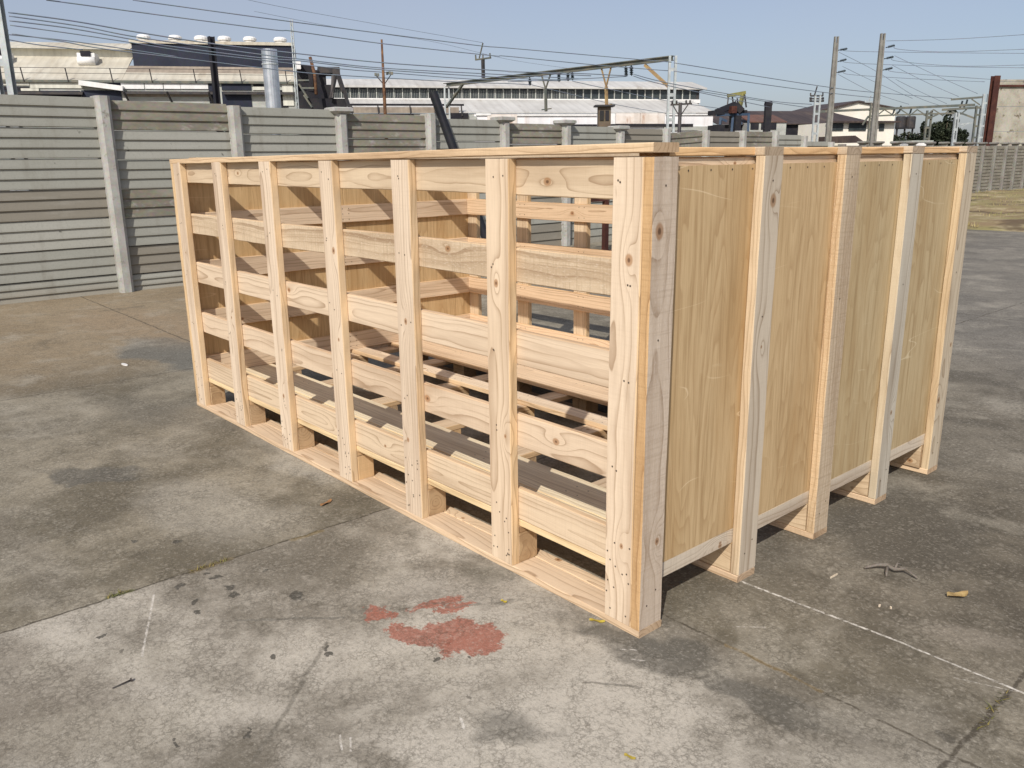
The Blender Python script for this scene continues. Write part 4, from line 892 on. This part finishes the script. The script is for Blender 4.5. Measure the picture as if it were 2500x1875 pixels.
for (px,y0) in ((2350,246),(2362,243),(2185,262),(2200,258),(2226,262)):
    mb=MB(); mb.bar(g2(px,y0),g2(px-4,y0+14),.16); mb.bar(g2(px-4,y0+14),g2(px-10,y0+20),.14); sub(mb,'insulator',INSUL,e)
P=at(2127,345,85); P.z=0; zt=at(2125,247,85).z; mb=MB(); mb.tube([P,(P.x,P.y,zt)],.13,8); mb.bar(at(2112,249,85),at(2136,249,85),.12); mb.bar(at(2120,249,85),at(2127,232,85),.08); mb.bar(at(2112,249,85),at(2112,245,85),.08)
thing_mesh(mb,'signal_post',GALV,'thin grey post with a small crossarm beside the right concrete pole','post',base=P)
P=at(2328,350,70); P.z=0; zt=at(2334,276,70).z; mb=MB(); lattice_mast(mb,P,zt,.22,gang,.1,.9); mb.bar(at(2322,286,70),at(2346,282,70),.12); mb.bar(at(2324,281,70),at(2344,280,70),.08); mb.bar(at(2334,305,70),at(2375,300,70),.1); mb.bar(at(2345,312,70),at(2368,298,70),.07)
thing_mesh(mb,'signal_mast',GALV,'short grey signal mast with twin arms left of the rusty post','mast',base=P)
# tanks and trees
P=at(2208,330,150); P.z=0; e=root_at('water_tank',P,'pair of dark tanks on a raised frame behind the far gantry','tank')
for px in (2197,2221):
    q_=at(px,314,150); zt=at(px,284,150).z; mb=MB(); mb.tube_profile(Vector((q_.x,q_.y,q_.z)),[(.80,0),(.85,.2),(.85,zt-q_.z-.2),(.7,zt-q_.z)],14,0); sub(mb,'tank',STEEL_DK,e)
mb=MB(); 
for px in (2190,2209,2228): q_=at(px,314,150); mb.box(q_.x-.12,q_.x+.12,q_.y-.12,q_.y+.12,0,q_.z)
mb.bar(at(2188,314,150),at(2231,313,150),.9,.2); sub(mb,'frame',STEEL_DK,e)
t=NT('foliage'); r=t.rand(); n=t.noise(t.pos(),.8,4,.6); c=t.mix(t.ss(n,.35,.65),(.016,.024,.014,1),(.038,.046,.024,1)); LEAFM=t.out(c,.7)
TRUNK=simple('trunk_bark',(.09,.07,.05,1),(.13,.10,.07,1),2,.9)
def tree(px,py,depth,h,w,label,blobs,n=2600):
    P=at(px,py,depth); P.z=0; e=root_at('tree',P,label,'tree','trees behind the tracks')
    mb=MB(); mb.tube([P,P+Vector((.1,0,h*.35)),P+Vector((-.1,.1,h*.7))],[w*.05,w*.04,w*.015],8)
    for k in range(5):
        a_=k*1.3; mb.tube([P+Vector((0,0,h*(.3+.06*k))),P+Vector((math.cos(a_)*w*.3,math.sin(a_)*w*.3,h*(.5+.07*k)))],[w*.02,w*.006],6)
    sub(mb,'trunk',TRUNK,e); mb=MB(); q=rgt.copy(); q.z=0; q.normalize(); fdir=Vector((-q.y,q.x,0))
    for k in range(n):
        bx,bz,br=rnd.choice(blobs); 
        d_=Vector((rnd.gauss(0,1),rnd.gauss(0,1),rnd.gauss(0,1))).normalized()*(rnd.random()**.4)
        c_=P+q*(bx*w+d_.x*br*w)+fdir*(d_.y*br*w)+Vector((0,0,bz*h+d_.z*br*h*.8))
        if mnoise.noise(c_*.9)<-.22 or c_.z<.1: continue
        s_=rnd.uniform(.14,.32); a_=Vector((rnd.gauss(0,1),rnd.gauss(0,1),rnd.gauss(0,.7))).normalized()*s_; b_=a_.cross(Vector((rnd.gauss(0,1),rnd.gauss(0,1),1))).normalized()*s_*.6
        mb.add([c_-a_,c_-b_,c_+a_,c_+b_],[(0,1,2,3)])
    off=Vector(e.location); mb.v=[tuple(Vector(v)-off) for v in mb.v]; mb.build('crown',LEAFM,e,recalc=False)
tree(2305,345,120,7.2,5.0,'tall dark bushy tree behind the far gantry, just left of the rusty post',[(0,.55,.32),(.12,.82,.2),(-.25,.6,.25),(.25,.5,.25),(-.1,.3,.35),(.2,.25,.3),(.16,.92,.12)],8000)
tree(2348,345,150,6.0,3.6,'smaller dark tree between the tall bushy tree and the rusty post',[(0,.5,.35),(.1,.75,.2),(.3,.35,.25),(-.2,.3,.3)],2000)
tree(2215,345,138,6.3,7.0,'broad low dark tree below the raised tanks',[(-.3,.5,.25),(0,.55,.28),(.3,.5,.25),(-.1,.3,.4),(.4,.3,.22)],5200)
tree(2252,345,135,6.8,3.2,'narrow dark tree right of the raised tanks',[(0,.5,.3),(.05,.8,.2),(-.15,.35,.3),(.2,.3,.25)],1600)
tree(1785,345,110,4.6,4.6,'low olive bush at the foot of the loading machine',[(-.2,.4,.3),(.1,.5,.3),(.3,.35,.25)],1500)
P=at(2250,350,70); P.z=0; e=root_at('site_cabin',P,'small white cabin roof showing above the far precast wall','cabin')
mb=MB(); Mx=Matrix.Translation(P)@Matrix.Rotation(FRZ,4,'Z'); zt=at(2250,343,70).z; mb.box(-.95,.95,0,2.5,0,zt-.1,0,Mx); sub(mb,'wall',WHITEP,e)
mb=MB(); mb.box(-1.05,1.05,-.1,2.6,zt-.098,zt,0,Mx); sub(mb,'roof',WALL_GREY,e)
mb=MB(); mb.box(.55,.85,-.03,-.002,zt-.65,zt-.2,0,Mx); sub(mb,'window',GLASS,e)

# ---------------- tall weathered slab wall with a rusty post at the right edge
P=at(2400,358,44); P.z=0; e=root_at('slab_wall',P,'tall stained concrete slab wall behind the far precast wall at the right edge','wall')
qd=Vector((.55,.835,0)); zt=at(2420,197,44).z
ph=1.24; z=0; k=0
a_=P+qd*.35
while z<zt-.05:
    z1_=min(z+ph,zt); mb=MB(); b_=a_+qd*12; n2=Vector((qd.y,-qd.x,0))
    vs=[a_+Vector((0,0,z+.01)),b_+Vector((0,0,z+.01)),b_+Vector((0,0,z1_-.01)),a_+Vector((0,0,z1_-.01))]; vs+=[v-n2*.18 for v in vs]
    mb.add(vs,[(0,1,2,3),(7,6,5,4),(0,4,5,1),(1,5,6,2),(2,6,7,3),(3,7,4,0)]); sub(mb,'slab',CONC_OLD,e); z=z1_; k+=1
mb=MB(); c_=a_+n2*.06; mb.bar(c_+Vector((0,0,zt-.32)),c_+qd*12+Vector((0,0,zt-.32)),.1,.09); sub(mb,'tie_rail',RUST_RED,e)
zt2=at(2414,188,43.6).z; mb=MB(); Mx=Matrix.Translation(P+qd*.1+n2*.15)@Matrix.Rotation(math.atan2(qd.y,qd.x),4,'Z')
mb.box(-.16,.16,-.16,-.13,0,zt2,0,Mx); mb.box(-.16,.16,.13,.16,0,zt2,0,Mx); mb.box(-.02,.02,-.13,.13,0,zt2-.001,0,Mx)
thing_mesh(mb,'steel_column',RUST_RED,'red-brown rusty steel column at the end of the tall slab wall','column',base=P+qd*.1+n2*.15)

# ---------------- overhead wires: each strand on its own vertical plane along or across the tracks
k1=lambda x,y:(x*.28933,y*.28933); k2=lambda x,y:(620+x*.28933,y*.28933); k3=lambda x,y:(1240+x*.28933,y*.28933)
def wire(pts,X,label,r=.021,n=(1,0,0)):
    W3=[onplane(px,py,(X,0,0) if not isinstance(X,Vector) else X,n) for px,py in pts]
    out=[]                                                     # smooth the strand
    for i in range(len(W3)-1):
        p0=W3[max(i-1,0)];p1=W3[i];p2=W3[i+1];p3=W3[min(i+2,len(W3)-1)]
        for s_ in range(8):
            t_=s_/8; out.append(.5*((2*p1)+(p2-p0)*t_+(2*p0-5*p1+4*p2-p3)*t_*t_+(3*p1-p0-3*p2+p3)*t_**3))
    out.append(W3[-1]); mb=MB(); mb.tube(out,r,5)
    thing_mesh(mb,'overhead_wire',WIRE,label,'wire','overhead wires above the railway',base=out[0])
LM='thin grey wire running from the left railway mast towards the portal gantry'
wire([k1(390,0),k1(2212,240),k2(345,265),k2(1100,370),k2(2000,468),k3(0,475),k3(740,548),k3(1350,597)],-31.5,'upper pair of sky wires, lower strand meeting the near gantry mast')
wire([k1(1120,0),k1(2212,150),k2(1100,285),k2(1900,385),k3(0,405),k3(800,475),k3(1380,525)],-31.5,'upper pair of sky wires, higher strand meeting the near gantry mast top')
wire([k2(-300,-60),k2(0,10),k2(400,90),k2(1100,215),k2(1930,360)],-52,'faintest and highest wire, ending at the finial above the gantry beam',.014)
wire([k2(0,95),k2(700,230),k2(1500,350),k3(0,500),k3(500,575)],-55,'faint thin wire crossing the sky just below the highest strand',.013)
for pts,X in (([k1(70,105),k1(600,175),k1(1150,270),k1(1800,370),k2(350,450),k2(1100,530),k2(2212,605),k3(700,640)],-36),
              ([k1(75,135),k1(700,225),k1(1200,320),k1(2200,460),k2(360,495),k2(1100,575),k2(2212,635),k3(600,665)],-40),
              ([k1(80,175),k1(600,240),k1(1100,330),k1(1430,390),k1(2212,490),k2(400,515),k2(1100,590),k2(2212,660),k3(500,675)],-40),
              ([k1(85,212),k1(650,290),k1(1100,358),k1(1700,450),k2(730,580),k2(1100,610),k2(1900,670),k3(440,683)],-46),
              ([k1(100,285),k1(500,345),k1(860,410),k1(1600,500),k2(300,600),k2(720,635),k2(1700,690),k3(0,705),k3(185,715)],-46),
              ([k1(0,285),k1(500,335),k1(900,390),k1(1500,480)],-48),([k1(0,320),k1(300,375),k1(700,420)],-50)):
    wire(pts,X,LM,.027)
RM='thin dark wire running from the near gantry mast away to the right'
for pts,X in (([k3(1400,530),k3(2212,660),k4(560,735),k4(900,775),k4(1600,830)],-31.5),([k3(1400,600),k3(2212,720),k4(530,780),k4(1000,830)],-31.5),
              ([k3(1055,625),k3(1400,710),k3(2212,850),k4(420,880)],-33),([k3(1055,640),k3(1330,718),k3(2212,905)],-33),
              ([k3(545,685),k3(820,745),k3(1340,850),k3(1790,915)],-42),([k3(200,715),k3(320,745),k3(900,880),k3(1330,955)],-50),
              ([k3(1620,770),k3(2000,830),k4(400,910)],-33),([k3(1010,640),k3(600,620),k3(0,605)],-33),([k3(1000,645),k3(500,670),k3(0,690)],-37)):
    wire(pts,X,RM,.025)
P1=at(2043,120,62); P2=at(2157,110,58)
RA='thin wire strung from the left concrete pole towards the right edge'; RB='thin wire strung from the right concrete pole towards the right edge'
nrm=Vector((fwd.x,fwd.y,0)).normalized()
for pts in ([k4(722,412),k4(760,432),k4(1600,445),k4(2212,450)],[k4(715,502),k4(750,530),k4(1500,560),k4(2212,572)],[k4(708,597),k4(740,628),k4(1300,665),k4(1880,690)]): wire(pts,P1,RA,.02,nrm)
for pts in ([k4(1122,384),k4(1155,415),k4(1550,437),k4(2212,415)],[k4(1112,480),k4(1140,515),k4(1650,557),k4(2212,548)],[k4(1104,575),k4(1130,608),k4(1870,665),k4(2212,680)],[k4(1050,345),k4(1600,330),k4(2212,292)]): wire(pts,P2,RB,.02,nrm)
RD='thin slack wire sloping down from the concrete poles to the far gantry'
for pts in ([k4(650,440),k4(980,610),k4(1270,800),k4(1500,890)],[k4(680,560),k4(950,690),k4(1270,830)],[k4(640,625),k4(940,780),k4(1240,880)],[k4(1120,470),k4(1500,650),k4(1820,790)],[k4(1100,550),k4(1400,700),k4(1660,815)],[k4(1130,670),k4(1350,780),k4(1560,875)]): wire(pts,P2+nrm*25,RD,.025,nrm)
